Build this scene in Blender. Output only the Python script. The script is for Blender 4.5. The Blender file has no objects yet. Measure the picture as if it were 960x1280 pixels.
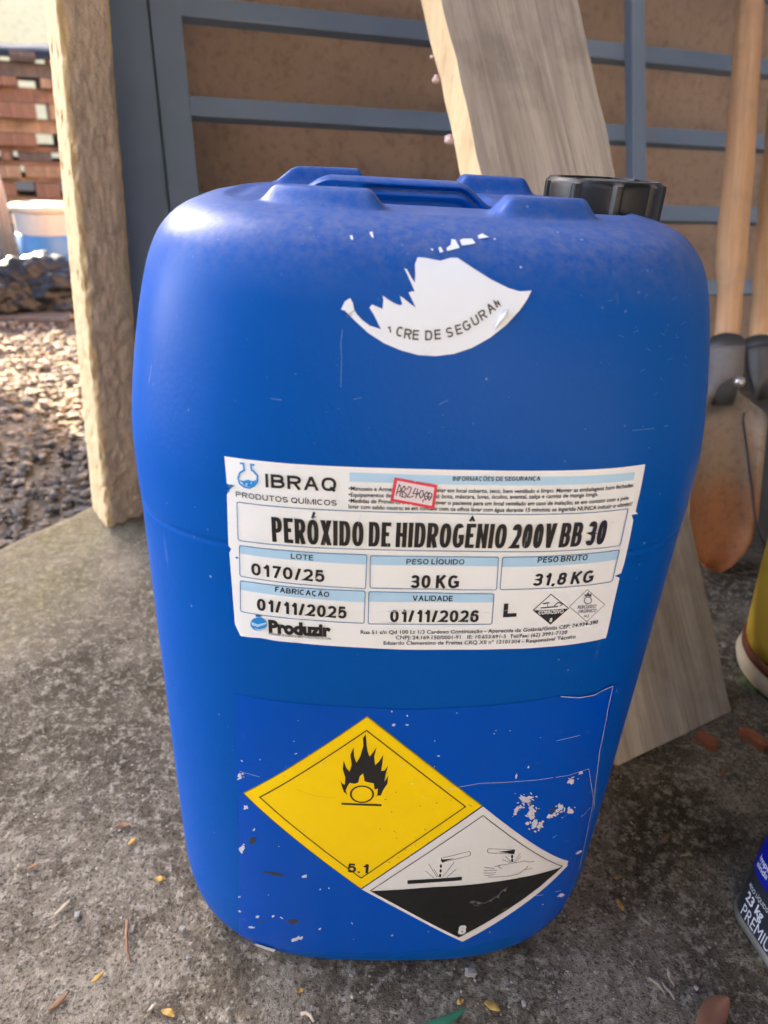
import bpy, bmesh, math, random
import numpy as np
from mathutils import Vector, Matrix, noise
R = math.radians
rng = random.Random(7)
scene = bpy.context.scene
COL = scene.collection

# ------------------------------------------------------------------ camera
F_PX = 884.0                                   # focal length in pixels of the 960 x 1280 photograph
PITCH, ROLL, YAW = R(28.14), R(3.24), R(3.035)
CAM = Vector((-.0317, -.4135, .5091))
FW = Vector((math.sin(YAW)*math.cos(PITCH), math.cos(YAW)*math.cos(PITCH), -math.sin(PITCH)))
_r = Vector((math.cos(YAW), -math.sin(YAW), 0)); _u = _r.cross(FW)
RT = _r*math.cos(ROLL)+_u*math.sin(ROLL); UP = -_r*math.sin(ROLL)+_u*math.cos(ROLL)
cd = bpy.data.cameras.new('camera'); cam = bpy.data.objects.new('camera', cd); COL.objects.link(cam)
M = Matrix((RT, UP, -FW)).transposed().to_4x4(); M.translation = CAM; cam.matrix_world = M
cd.sensor_fit = 'VERTICAL'; cd.sensor_height = 36; cd.sensor_width = 27; cd.lens = 36*F_PX/1280
cd.clip_start = .02; cd.clip_end = 2000
cd.dof.use_dof = True; cd.dof.focus_distance = .40; cd.dof.aperture_fstop = 9.0
scene.camera = cam
scene.render.resolution_x, scene.render.resolution_y = 768, 1024

# ------------------------------------------------------------------ sky, sun, exposure
SUN_EL, SUN_H = R(28), Vector((-.73, .68, 0)).normalized()
TO_SUN = SUN_H*math.cos(SUN_EL)+Vector((0, 0, math.sin(SUN_EL)))
w = bpy.data.worlds.new('World'); scene.world = w; w.use_nodes = True
nt = w.node_tree; bg = nt.nodes['Background']; sk = nt.nodes.new('ShaderNodeTexSky')
sk.sky_type = 'NISHITA'; sk.sun_disc = False; sk.sun_elevation = SUN_EL
sk.sun_rotation = math.atan2(SUN_H.x, SUN_H.y)
sk.air_density = .5; sk.dust_density = 1.6; sk.ozone_density = 0.
nt.links.new(sk.outputs[0], bg.inputs[0]); bg.inputs[1].default_value = .15
sd = bpy.data.lights.new('sun', 'SUN'); sun = bpy.data.objects.new('sun', sd); COL.objects.link(sun)
sd.energy = 5.0; sd.angle = R(.53); sd.color = (1, .79, .53)
sun.rotation_euler = (-TO_SUN).to_track_quat('-Z', 'Y').to_euler(); sun.location = TO_SUN*20
scene.view_settings.view_transform = 'Standard'; scene.view_settings.look = 'None'
scene.view_settings.gamma = 1; scene.view_settings.exposure = 3.8

# ------------------------------------------------------------------ helpers
def ray(px, py): return FW+RT*((px-480)/F_PX)-UP*((py-640)/F_PX)
def on_z(px, py, z=0.): d = ray(px, py); return CAM+d*((z-CAM.z)/d.z)
def on_y(px, py, Y): d = ray(px, py); return CAM+d*((Y-CAM.y)/d.y)
def on_plane(px, py, p, n): d = ray(px, py); return CAM+d*((p-CAM).dot(n)/d.dot(n))

def link(name, me, mat=None, parent=None, loc=None):
    o = bpy.data.objects.new(name, me); COL.objects.link(o)
    if mat is not None and me is not None:
        me.materials.append(mat)
    if parent is not None: o.parent = parent
    if loc is not None: o.location = loc
    return o
def tag(o, label=None, cat=None, group=None, kind=None):
    if label: o['label'] = label
    if cat: o['category'] = cat
    if group: o['group'] = group
    if kind: o['kind'] = kind
    return o
def thing(name, loc, label, cat, group=None, rz=0):
    o = bpy.data.objects.new(name, None); COL.objects.link(o); o.location = loc; o.rotation_euler = (0, 0, rz)
    o.empty_display_size = .05
    return tag(o, label, cat, group)
def mesh(name, verts, faces, smooth=True):
    me = bpy.data.meshes.new(name); me.from_pydata([tuple(v) for v in verts], [], faces); me.update()
    if smooth: me.shade_smooth()
    return me
def bm_mesh(name, bm, smooth=False):
    bmesh.ops.recalc_face_normals(bm, faces=bm.faces)
    me = bpy.data.meshes.new(name); bm.to_mesh(me); bm.free()
    if smooth: me.shade_smooth()
    return me
def box_frame(bm, o, ex, ey, ez, bevel=0., seg=2):
    """box with corner o and edge vectors ex, ey, ez"""
    b = bmesh.new()
    vs = [b.verts.new(o+ex*i+ey*j+ez*k) for i in (0, 1) for j in (0, 1) for k in (0, 1)]
    for f in ((0, 1, 3, 2), (4, 6, 7, 5), (0, 4, 5, 1), (2, 3, 7, 6), (0, 2, 6, 4), (1, 5, 7, 3)): b.faces.new([vs[i] for i in f])
    bmesh.ops.recalc_face_normals(b, faces=b.faces)
    if bevel: bmesh.ops.bevel(b, geom=b.edges[:], offset=bevel, segments=seg, affect='EDGES', profile=.5)
    t = bpy.data.meshes.new('t'); b.to_mesh(t); b.free(); bm.from_mesh(t); bpy.data.meshes.remove(t)
def lathe(prof, seg=48, rad=None):
    vs, fs = [], []
    n = len(prof)
    for i, (r, z) in enumerate(prof):
        for k in range(seg):
            a = 2*math.pi*k/seg; rr = r*(rad(a, z) if rad else 1)
            vs.append((rr*math.cos(a), rr*math.sin(a), z))
    for i in range(n-1):
        for k in range(seg):
            fs.append((i*seg+k, i*seg+(k+1) % seg, (i+1)*seg+(k+1) % seg, (i+1)*seg+k))
    fs.append(tuple(range(seg))[::-1]); fs.append(tuple((n-1)*seg+k for k in range(seg)))
    return vs, fs
def tube(pts, rad, seg=14):
    """swept tube through pts with a radius per point"""
    vs, fs = [], []
    for i, p in enumerate(pts):
        d = (pts[min(i+1, len(pts)-1)]-pts[max(i-1, 0)]).normalized()
        a = d.cross(Vector((0, 0, 1)) if abs(d.z) < .95 else Vector((1, 0, 0))).normalized(); b = d.cross(a)
        for k in range(seg):
            t = 2*math.pi*k/seg; vs.append(p+(a*math.cos(t)+b*math.sin(t))*rad[i])
    for i in range(len(pts)-1):
        for k in range(seg): fs.append((i*seg+k, (i+1)*seg+k, (i+1)*seg+(k+1) % seg, i*seg+(k+1) % seg))
    fs.append(tuple(range(seg))); fs.append(tuple((len(pts)-1)*seg+k for k in range(seg))[::-1])
    return vs, fs
def sm(a, b, x):
    t = min(1, max(0, (x-a)/(b-a))); return t*t*(3-2*t)

# ------------------------------------------------------------------ materials
class NT:
    def __init__(s, name):
        s.m = bpy.data.materials.new(name); s.m.use_nodes = True; s.t = s.m.node_tree; s.n = s.t.nodes
        s.b = s.n['Principled BSDF']
    def new(s, typ, **kw):
        x = s.n.new(typ)
        for k, v in kw.items():
            if k.startswith('i_'):
                key = k[2:]; x.inputs[int(key) if key.isdigit() else key.replace('_', ' ')].default_value = v
            else: setattr(x, k, v)
        return x
    def l(s, a, b): s.t.links.new(a, b)
    def coord(s, scale=(1, 1, 1), rot=(0, 0, 0), kind='Object'):
        c = s.new('ShaderNodeTexCoord'); mp = s.new('ShaderNodeMapping')
        mp.inputs['Scale'].default_value = scale; mp.inputs['Rotation'].default_value = rot
        s.l(c.outputs[kind], mp.inputs['Vector']); return mp.outputs[0]
    def noise(s, vec, scale, detail=6, rough=.6, dist=0):
        x = s.new('ShaderNodeTexNoise', i_Scale=scale, i_Detail=detail, i_Roughness=rough, i_Distortion=dist)
        s.l(vec, x.inputs['Vector']); return x.outputs['Fac']
    def vor(s, vec, scale, feature='F1', out='Distance'):
        x = s.new('ShaderNodeTexVoronoi', feature=feature, i_Scale=scale); s.l(vec, x.inputs['Vector']); return x.outputs[out]
    def ramp(s, fac, stops):
        x = s.new('ShaderNodeValToRGB'); e = x.color_ramp.elements
        while len(e) < len(stops): e.new(.5)
        for el, (p, c) in zip(e, stops):
            el.position = p; el.color = (c, c, c, 1) if isinstance(c, (int, float)) else (*c, 1)
        s.l(fac, x.inputs[0]); return x.outputs[0]
    def mix(s, fac, a, b, mode='MIX'):
        x = s.new('ShaderNodeMix', data_type='RGBA', blend_type=mode)
        for sock, v in ((x.inputs[0], fac), (x.inputs[6], a), (x.inputs[7], b)):
            if hasattr(v, 'links'): s.l(v, sock)
            elif isinstance(v, (int, float)): sock.default_value = v if sock.type == 'VALUE' else (v, v, v, 1)
            else: sock.default_value = (*v, 1)
        return x.outputs[2]
    def math(s, op, a, b=0.):
        x = s.new('ShaderNodeMath', operation=op)
        for i, v in enumerate((a, b)):
            if hasattr(v, 'links'): s.l(v, x.inputs[i])
            else: x.inputs[i].default_value = v
        return x.outputs[0]
    def base(s, v): s.set('Base Color', v)
    def set(s, k, v):
        if hasattr(v, 'links'): s.l(v, s.b.inputs[k])
        else: s.b.inputs[k].default_value = (*v, 1) if isinstance(v, tuple) else v
    def bump(s, h, strength=.3, dist=.002):
        x = s.new('ShaderNodeBump', i_Strength=strength, i_Distance=dist); s.l(h, x.inputs['Height']); s.l(x.outputs[0], s.b.inputs['Normal'])
def plain(name, c, rough=.5, metal=0., var=.12, scale=60, bump=0.):
    n = NT(name); v = n.coord(); f = n.noise(v, scale, 5)
    n.base(n.mix(f, tuple(x*(1-var) for x in c), tuple(x*(1+var) for x in c))); n.set('Roughness', rough); n.set('Metallic', metal)
    if bump: n.bump(f, bump, .002)
    return n.m

def m_concrete():
    n = NT('old_concrete'); v = n.coord()
    big = n.noise(v, 3.2, 6, .6); mid = n.noise(v, 17, 8, .7, .4); fine = n.noise(v, 110, 6, .75); grain = n.noise(v, 420, 3, .7)
    c = n.ramp(mid, [(.28, (.060, .048, .035)), (.42, (.17, .145, .115)), (.56, (.29, .262, .22)), (.72, (.44, .41, .36))])
    c = n.mix(n.ramp(n.noise(v, 6.5, 7, .68, .6), [(.45, 0.), (.62, .9)]), c, n.mix(fine, (.045, .037, .026), (.15, .127, .095)))
    # pale sand grains and dark pits
    sp = n.ramp(fine, [(.50, 0.), (.62, 1.)]); c = n.mix(n.math('MULTIPLY', sp, .8), c, (.50, .47, .42))
    dk = n.ramp(grain, [(.34, 1.), (.50, 0.)]); c = n.mix(n.math('MULTIPLY', dk, .8), c, (.022, .018, .014))
    gl = n.ramp(n.vor(v, 210), [(.0, 1.), (.16, 1.), (.24, 0.)]); gm = n.ramp(n.noise(v, 40, 3), [(.5, 0.), (.62, 1.)])
    c = n.mix(n.math('MULTIPLY', n.math('MULTIPLY', gl, gm), .8), c, (.58, .56, .51))
    # moss and pale laitance along the yard side of the slab
    sep = n.new('ShaderNodeSeparateXYZ'); n.l(n.coord(), sep.inputs[0])
    side = n.math('ADD', n.math('MULTIPLY', sep.outputs[0], -1.0), n.math('MULTIPLY', sep.outputs[1], .62))
    side = n.math('ADD', side, n.math('MULTIPLY', n.math('SUBTRACT', n.noise(v, 7, 5), .5), .35))
    sm_ = n.ramp(side, [(.42, 0.), (.62, 1.)])
    c = n.mix(n.math('MULTIPLY', sm_, .5), c, n.mix(n.math('ADD', n.math('MULTIPLY', mid, .5), n.math('MULTIPLY', fine, .5)), (.20, .17, .115), (.62, .55, .43)))
    moss = n.math('MULTIPLY', n.ramp(side, [(.50, 0.), (.66, 1.)]), n.ramp(n.noise(v, 11, 5), [(.42, 0.), (.6, .55)]))
    c = n.mix(moss, c, n.mix(n.ramp(fine, [(.35, 0.), (.65, 1.)]), (.10, .10, .035), (.42, .40, .20)))
    n.base(n.mix(1., c, (.98, .90, .765), 'MULTIPLY')); n.set('Roughness', .9); n.set('Specular IOR Level', .2)
    h = n.math('ADD', n.math('MULTIPLY', mid, 1.2), n.math('ADD', n.math('MULTIPLY', fine, .8), n.math('MULTIPLY', grain, .35)))
    n.bump(h, 1., .010); return n.m
def m_plaster(name, lo, hi, stain, s=1.):
    n = NT(name); v = n.coord()
    a = n.noise(v, 5*s, 7, .62); b = n.noise(v, 60*s, 6, .7); g = n.noise(v, 300*s, 3, .7)
    c = n.mix(a, lo, hi); c = n.mix(n.ramp(n.noise(n.coord((1, 1, .35)), 7*s, 8, .72), [(.5, 0.), (.72, .8)]), c, stain)
    c = n.mix(n.math('MULTIPLY', n.ramp(b, [(.3, .7), (.48, 0.)]), .7), c, tuple(x*.45 for x in lo))
    n.base(c); n.set('Roughness', .92); n.set('Specular IOR Level', .25)
    n.bump(n.math('ADD', n.math('MULTIPLY', b, 1.), n.math('MULTIPLY', g, .4)), .7, .006); return n.m
def m_wood(name, lo, hi, dark, rot=(0, 0, 0), stretch=.06, scale=40, rough=.75, attr=None):
    n = NT(name); v = n.coord((1, 1, stretch), rot)
    if attr:
        at = n.new('ShaderNodeAttribute', attribute_name=attr); mp = n.new('ShaderNodeMapping'); mp.inputs['Scale'].default_value = (1, 1, stretch); n.l(at.outputs['Vector'], mp.inputs['Vector']); v = mp.outputs[0]
    g = n.noise(v, scale, 8, .7, 1.2); s2 = n.noise(n.coord(), 9, 6, .65); f = n.noise(v, scale*5, 4, .7)
    c = n.mix(n.ramp(g, [(.3, 0.), (.7, 1.)]), lo, hi); c = n.mix(n.ramp(s2, [(.5, 0.), (.75, .7)]), c, dark)
    c = n.mix(n.math('MULTIPLY', n.ramp(f, [(.3, 1.), (.45, 0.)]), .5), c, dark)
    n.base(c); n.set('Roughness', rough); n.bump(n.math('ADD', g, n.math('MULTIPLY', f, .6)), .45, .002); return n.m
def m_blue_plastic():
    n = NT('blue_polyethylene'); v = n.coord()
    c = n.mix(n.noise(v, 6, 4), (.0, .060, .285), (.0, .072, .325))
    # dust lying on upward faces
    geo = n.new('ShaderNodeNewGeometry'); sp = n.new('ShaderNodeSeparateXYZ'); n.l(geo.outputs['Normal'], sp.inputs[0])
    up = n.ramp(sp.outputs[2], [(.25, 0.), (.95, 1.)]); dn = n.ramp(n.noise(v, 190, 6, .75), [(.38, .25), (.68, 1.)])
    dust = n.math('MULTIPLY', n.math('MULTIPLY', up, dn), .36)
    c = n.mix(dust, c, (.30, .27, .25))
    # specks and fine scratches
    pt = n.vor(v, 115, 'F1'); pm = n.ramp(n.noise(v, 24, 4), [(.54, 0.), (.66, 1.)])
    spk = n.math('MULTIPLY', n.ramp(pt, [(0., 1.), (.06, 1.), (.1, 0.)]), pm); c = n.mix(n.math('MULTIPLY', spk, .5), c, (.35, .42, .55))
    sc = n.ramp(n.noise(n.coord((1, 1, .05), (.0, .55, .3)), 190, 2, .4), [(.70, 0.), (.76, .5)]); c = n.mix(n.math('MULTIPLY', n.math('MULTIPLY', sc, pm), .35), c, (.2, .3, .5))
    n.base(c); n.set('Roughness', n.ramp(n.noise(v, 14, 5), [(.3, .34), (.7, .44)])); n.set('Specular IOR Level', .095)
    n.bump(n.math('ADD', n.noise(v, 380, 2), n.math('MULTIPLY', n.noise(v, 30, 4), .8)), .10, .0012); return n.m
def m_sticker(name, c, rough=.3, wear=(.5, .5, .5), amt=.25, bump=.12, spec=.3):
    n = NT(name); v = n.coord()
    d = n.ramp(n.noise(v, 120, 7, .75), [(.60, 0.), (.72, 1.)]); e = n.ramp(n.noise(v, 14, 5), [(.5, 0.), (.68, 1.)])
    col = n.mix(n.math('MULTIPLY', n.math('MULTIPLY', d, e), amt), c, wear)
    sc = n.ramp(n.noise(n.coord((.07, 1, 1), (.1, .3, .2)), 160, 3, .5), [(.68, 0.), (.74, 1.)]); col = n.mix(n.math('MULTIPLY', n.math('MULTIPLY', sc, e), amt), col, wear)
    n.base(col); n.set('Roughness', rough); n.set('Specular IOR Level', spec); n.bump(n.noise(v, 26, 4, .55), bump, .004); return n.m
def m_gravel():
    n = NT('gravel_stone'); v = n.coord(); info = n.new('ShaderNodeTexVoronoi', i_Scale=70.); n.l(v, info.inputs['Vector'])
    sp = n.new('ShaderNodeSeparateColor'); n.l(info.outputs['Color'], sp.inputs[0])
    n.base(n.ramp(sp.outputs[0], [(0., (.035, .030, .029)), (.35, (.075, .063, .055)), (.65, (.13, .105, .082)), (1., (.26, .20, .14))])); n.set('Roughness', .9); return n.m
def m_rust():
    n = NT('rusty_steel'); v = n.coord(); a = n.noise(v, 16, 7, .65); b = n.noise(v, 120, 5, .7)
    sep = n.new('ShaderNodeSeparateXYZ'); n.l(n.coord(kind='Generated'), sep.inputs[0])
    t = n.math('ADD', sep.outputs[2], n.math('MULTIPLY', n.math('SUBTRACT', a, .5), .5))
    c = n.ramp(t, [(.0, (.62, .24, .085)), (.28, (.60, .26, .11)), (.46, (.47, .31, .19)), (.66, (.44, .33, .25)), (.80, (.17, .155, .15))])
    c = n.mix(n.ramp(b, [(.5, 0.), (.7, .5)]), c, (.20, .08, .035)); n.base(c); n.set('Roughness', .65); n.set('Metallic', .15)
    n.bump(b, .3, .002); return n.m
MAT = {}
MAT['concrete'] = m_concrete()
MAT['wall'] = m_plaster('brown_render', (.46, .31, .22), (.62, .435, .32), (.31, .21, .155), 1.)
MAT['block'] = m_plaster('grey_blocker', (.42, .43, .44), (.54, .55, .56), (.34, .35, .36), 1.)  # for the added unseen walls, pale so they return some fill light
MAT['pillar'] = m_plaster('rough_mortar', (.48, .36, .265), (.66, .52, .39), (.36, .285, .225), 1.3)
MAT['grey_paint'] = plain('grey_gate_paint', (.19, .245, .33), .42, .0, .10, 25)
MAT['blue'] = m_blue_plastic()
MAT['black_plastic'] = plain('black_cap_plastic', (.011, .011, .012), .33, 0, .2, 90, .05)
MAT['paper'] = m_sticker('white_label_paper', (.70, .71, .70), .45, (.42, .40, .36), .45, .08)
MAT['sealpaper'] = m_sticker('white_seal_paper', (.66, .69, .73), .5, (.5, .52, .56), .5, .12)
MAT['ink'] = plain('black_print', (.010, .010, .012), .42)
MAT['greyink'] = plain('grey_print', (.10, .10, .11), .45)
MAT['paleblue'] = plain('pale_blue_print', (.36, .55, .71), .45, 0, .05)
MAT['lineblue'] = plain('blue_rule_print', (.02, .13, .30), .45)
MAT['logoblue'] = plain('bright_blue_print', (.01, .21, .55), .45)
MAT['logolight'] = plain('sky_blue_print', (.10, .42, .75), .45)
MAT['hazblue'] = m_sticker('blue_vinyl_film', (.0, .060, .37), .24, (.10, .2, .5), .5, .18, .16)
MAT['film'] = m_sticker('clear_film_edge', (.012, .085, .42), .16, (.3, .35, .6), .6, .5)
MAT['yellow'] = m_sticker('yellow_vinyl', (.79, .54, .0), .34, (.32, .22, .03), .5, .10)
MAT['hazwhite'] = m_sticker('white_vinyl', (.60, .60, .58), .36, (.35, .33, .28), .5, .10)
MAT['hazblack'] = m_sticker('black_vinyl', (.012, .012, .012), .34, (.16, .16, .15), .4, .10)
MAT['red'] = plain('red_tag_print', (.62, .035, .06), .5)
MAT['tagpaper'] = plain('pink_tag_paper', (.68, .58, .62), .6)
MAT['scuff'] = plain('scraped_film', (.50, .52, .56), .6, 0, .25, 300)
MAT['scuffdark'] = plain('dirt_smear', (.03, .028, .03), .6, 0, .3, 300)
MAT['plank'] = m_wood('weathered_plank', (.27, .215, .17), (.56, .48, .40), (.15, .12, .10), (0, 0, 0), .05, 60, .8, 'grain')
MAT['plank_edge'] = m_wood('raw_plank_edge', (.60, .38, .17), (.78, .56, .30), (.42, .26, .13), (0, 0, 0), .2, 30)
MAT['handle'] = m_wood('shovel_handle_wood', (.52, .26, .11), (.68, .41, .22), (.34, .22, .135), (0, 0, 0), .04, 70, .6, 'grain')
MAT['rust'] = m_rust()
MAT['dark_steel'] = plain('dark_shovel_steel', (.075, .07, .068), .5, .3, .4, 30, .2)
MAT['rivet'] = plain('worn_rivet_steel', (.45, .42, .38), .35, .8)
MAT['gravel'] = m_gravel()
MAT['dirt'] = m_plaster('yard_dirt', (.08, .066, .05), (.15, .12, .09), (.06, .052, .045), .8)

# ------------------------------------------------------------------ the setting: yard ground, concrete slab, gravel
def edge_x(y): return -.506+(y-.429)*.578
gs = 300
me = mesh('ground', [(-gs, -gs, -.045), (gs, -gs, -.045), (gs, gs, -.045), (-gs, gs, -.045)], [(0, 1, 2, 3)], False)
tag(link('ground', me, MAT['dirt']), kind='structure')
ss = list(np.arange(0, 1.55, .0062))+list(np.linspace(1.6, 4.2, 28)); ys = list(np.linspace(-3, -.5, 26))[:-1]+list(np.arange(-.5, 1.05, .0062))+list(np.linspace(1.08, 1.9, 16))
vs, fs = [], []
for y in ys:
    for s in ss:
        x = edge_x(y)+s+(noise.noise((y*9, 3, 0))*.012+noise.noise((y*40, 7, 0))*.004)*max(0, 1-s/.1)
        p = Vector((x, y, 0))
        z = noise.fractal(p*34, .8, 2.1, 4)*.0011+noise.noise(p*150)*.0007+noise.noise(p*6)*.0016
        near = min(1, max(0, (max(abs(x)/.17, abs(y)/.15)-1)*4)); z = z*(.35+.65*near)-.0012
        z -= .035*max(0, 1-s/.035)**2.2
        vs.append((x, y, z))
nx = len(ss)
for j in range(len(ys)-1):
    for i in range(nx-1): a = j*nx+i; fs.append((a, a+1, a+nx+1, a+nx))
k0 = len(vs)
for j in range(len(ys)): v = vs[j*nx]; vs.append((v[0]-.006, v[1], -.075))
for j in range(len(ys)-1): fs.append((k0+j, j*nx, (j+1)*nx, k0+j+1))
tag(link('concrete_floor', mesh('concrete_floor', vs, fs), MAT['concrete']), kind='structure')

# gravel: one mass of stones beyond the slab edge
gv, gf = [], []
ico = bmesh.new(); bmesh.ops.create_icosphere(ico, subdivisions=1, radius=1); ico.verts.ensure_lookup_table()
iv = [v.co.copy() for v in ico.verts]; ifc = [tuple(v.index for v in f.verts) for f in ico.faces]; ico.free()
def stone(x, y, z, r):
    b = len(gv); sx, sy, sz = r*rng.uniform(.7, 1.5), r*rng.uniform(.6, 1.2), r*rng.uniform(.4, .8); a = rng.uniform(0, 6.3); c, s = math.cos(a), math.sin(a)
    for v in iv:
        q = .65+.6*rng.random(); X, Y, Z = v.x*sx*q, v.y*sy*q, v.z*sz*q
        gv.append((x+X*c-Y*s, y+X*s+Y*c, z+Z))
    gf.extend(tuple(b+i for i in f) for f in ifc)
cnt = 0
while cnt < 17000:
    y = .3+rng.random()**1.6*2.9; x = rng.uniform(-2.6, .0)
    if x > edge_x(y)-.006 and y < 1.9: continue
    if x < -.55-.62*max(0, y-.3)-.25: continue
    stone(x, y, -.043+rng.random()*.012, rng.choice((.0028, .004, .005, .006, .009))*rng.uniform(.8, 1.2)*(1+.25*y)); cnt += 1
tag(link('gravel', mesh('gravel', gv, gf, False), MAT['gravel']), 'loose grey and brown gravel covering the yard beyond the slab', 'gravel', kind='stuff')

# ------------------------------------------------------------------ gate frame geometry (leaf leaning back against the wall)
GE = Vector((.956, .293, 0)).normalized(); GV = Vector((-.102, .334, .937)).normalized(); GN = GE.cross(GV).normalized()
GP = CAM+ray(240, 132)*1.0
GF = GP-GV*(GP.z/GV.z)                                  # foot of the leaf on the floor
def gpt(e, v, n=0.): return GP+GE*e+GV*v+GN*n            # n > 0 is towards the camera
v0 = -GP.z/GV.z
VTOP = v0+1.42
WN = Vector((GE.y, -GE.x, 0)).normalized()               # wall normal, towards the camera
WP = gpt(0, VTOP, -.03)+WN*-.012; WP.z = 0

# wall
def wall():
    o = thing('rendered_wall', WP, 'brown rendered wall behind the grey metal gate leaf', 'wall')
    L0, L1, H = (on_plane(112, 150, WP, WN)-WP).dot(GE), 3.4, 2.5
    nxw, nzw = 150, 100; vs, fs = [], []
    for j in range(nzw+1):
        for i in range(nxw+1):
            t = L0+(L1-L0)*(i/nxw)**1.3; z = H*(j/nzw)
            d = noise.fractal((t*4, z*4, 1), .8, 2, 3)*.004+noise.noise((t*25, z*25, 2))*.0016
            vs.append(GE*t+Vector((0, 0, z-.05))+WN*d)
    for j in range(nzw):
        for i in range(nxw): a = j*(nxw+1)+i; fs.append((a, a+1, a+nxw+2, a+nxw+1))
    link('render_face', mesh('render_face', vs, fs), MAT['wall'], o)
    bm = bmesh.new(); box_frame(bm, GE*L0+WN*-.006+Vector((0, 0, -.05)), GE*(L1-L0), WN*-.15, Vector((0, 0, H-.005)), .004)
    link('wall_core', bm_mesh('wall_core', bm), MAT['wall'], o)
wall()

# pillar
def pillar():
    b = [on_z(115, 634), on_z(134, 661), on_z(187, 640)]
    t = [on_y(55, 0, b[0].y), on_y(70, 0, b[1].y), on_y(137, 0, b[2].y)]
    back = Vector((-.325, .945, 0)).normalized()*.50
    base = (b[0]+b[2])/2
    o = thing('mortar_pillar', base, 'rough mortar gate pillar with a pale worn corner edge', 'pillar')
    bt = [b[0]+back*.4, b[0], b[1], b[2], b[2]+back, b[0]+back*1.2]
    ext = 2.6
    tp = []
    for k, q in enumerate(bt):
        i = {0: 0, 1: 0, 2: 1, 3: 2, 4: 2, 5: 0}[k]
        d = (t[i]-b[i])/(t[i].z); tp.append(q+d*ext)
    vs, fs = [], []; NZ = 420
    ring = []
    for k in range(6):
        NS = {2: 34, 1: 20}.get(k, 12)
        for s in range(NS): ring.append((k, s/NS))
    nr = len(ring)
    for j in range(NZ+1):
        z = j/NZ; z = z**1.5; c = sum(((bt[k].lerp(tp[k], z)) for k in range(6)), Vector())/6
        for k, s in ring:
            p = bt[k].lerp(tp[k], z).lerp(bt[(k+1) % 6].lerp(tp[(k+1) % 6], z), s)
            dirc = (p-c); dirc.z = 0; dirc.normalize()
            corner = (1-abs(2*s-1))
            n = noise.fractal(p*75, .5, 2.1, 5)*.0030+noise.noise(p*210)*.0016+noise.noise(p*5)*.002-.006*max(0, noise.noise(p*70)-.2)*2
            if k in (1, 2) : n += -.004*max(0, noise.noise(p*24+Vector((5, 1, 2))))
            p = p+dirc*(n-.005*(1-corner)**6); vs.append(p-base)
    for j in range(NZ):
        for k in range(nr): fs.append((j*nr+k, j*nr+(k+1) % nr, (j+1)*nr+(k+1) % nr, (j+1)*nr+k))
    fs.append(tuple(range(nr))[::-1]); fs.append(tuple(NZ*nr+k for k in range(nr)))
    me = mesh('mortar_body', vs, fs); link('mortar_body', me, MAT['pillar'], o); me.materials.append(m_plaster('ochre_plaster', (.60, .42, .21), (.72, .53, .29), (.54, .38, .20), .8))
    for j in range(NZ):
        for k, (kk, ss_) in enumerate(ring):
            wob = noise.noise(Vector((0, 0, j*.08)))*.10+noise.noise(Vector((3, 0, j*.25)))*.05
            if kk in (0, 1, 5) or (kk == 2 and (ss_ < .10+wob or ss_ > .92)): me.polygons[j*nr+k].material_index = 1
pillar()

# gate
def gate():
    o = thing('gate_leaf', GF, 'grey painted steel gate leaf with horizontal bars leaning on the wall', 'gate')
    def bar(name, e0, e1, va, vb, na, nb, bev=.0018):
        bm = bmesh.new(); p = gpt(e0, va, na)-GF
        box_frame(bm, p, GE*(e1-e0), GV*(vb-va), GN*(nb-na), bev); return link(name, bm_mesh(name, bm), MAT['grey_paint'], o)
    bar('stile', -.120, -.0465, v0, VTOP, -.030, .004); bar('stile', -.045, -.003, v0, VTOP, -.028, .008)
    bar('stile', 1.70, 1.76, v0, VTOP, -.030, .004)
    for k in range(-4, 7):
        v = k*.1295
        if v < v0+.03 or v > VTOP-.02: continue
        bar('rail', -.004, 1.702, v-.0135, v+.0135, -.022, .001)
    bar('brace', .725, .752, v0+.02, VTOP-.03, .0012, .022)
gate()

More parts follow.
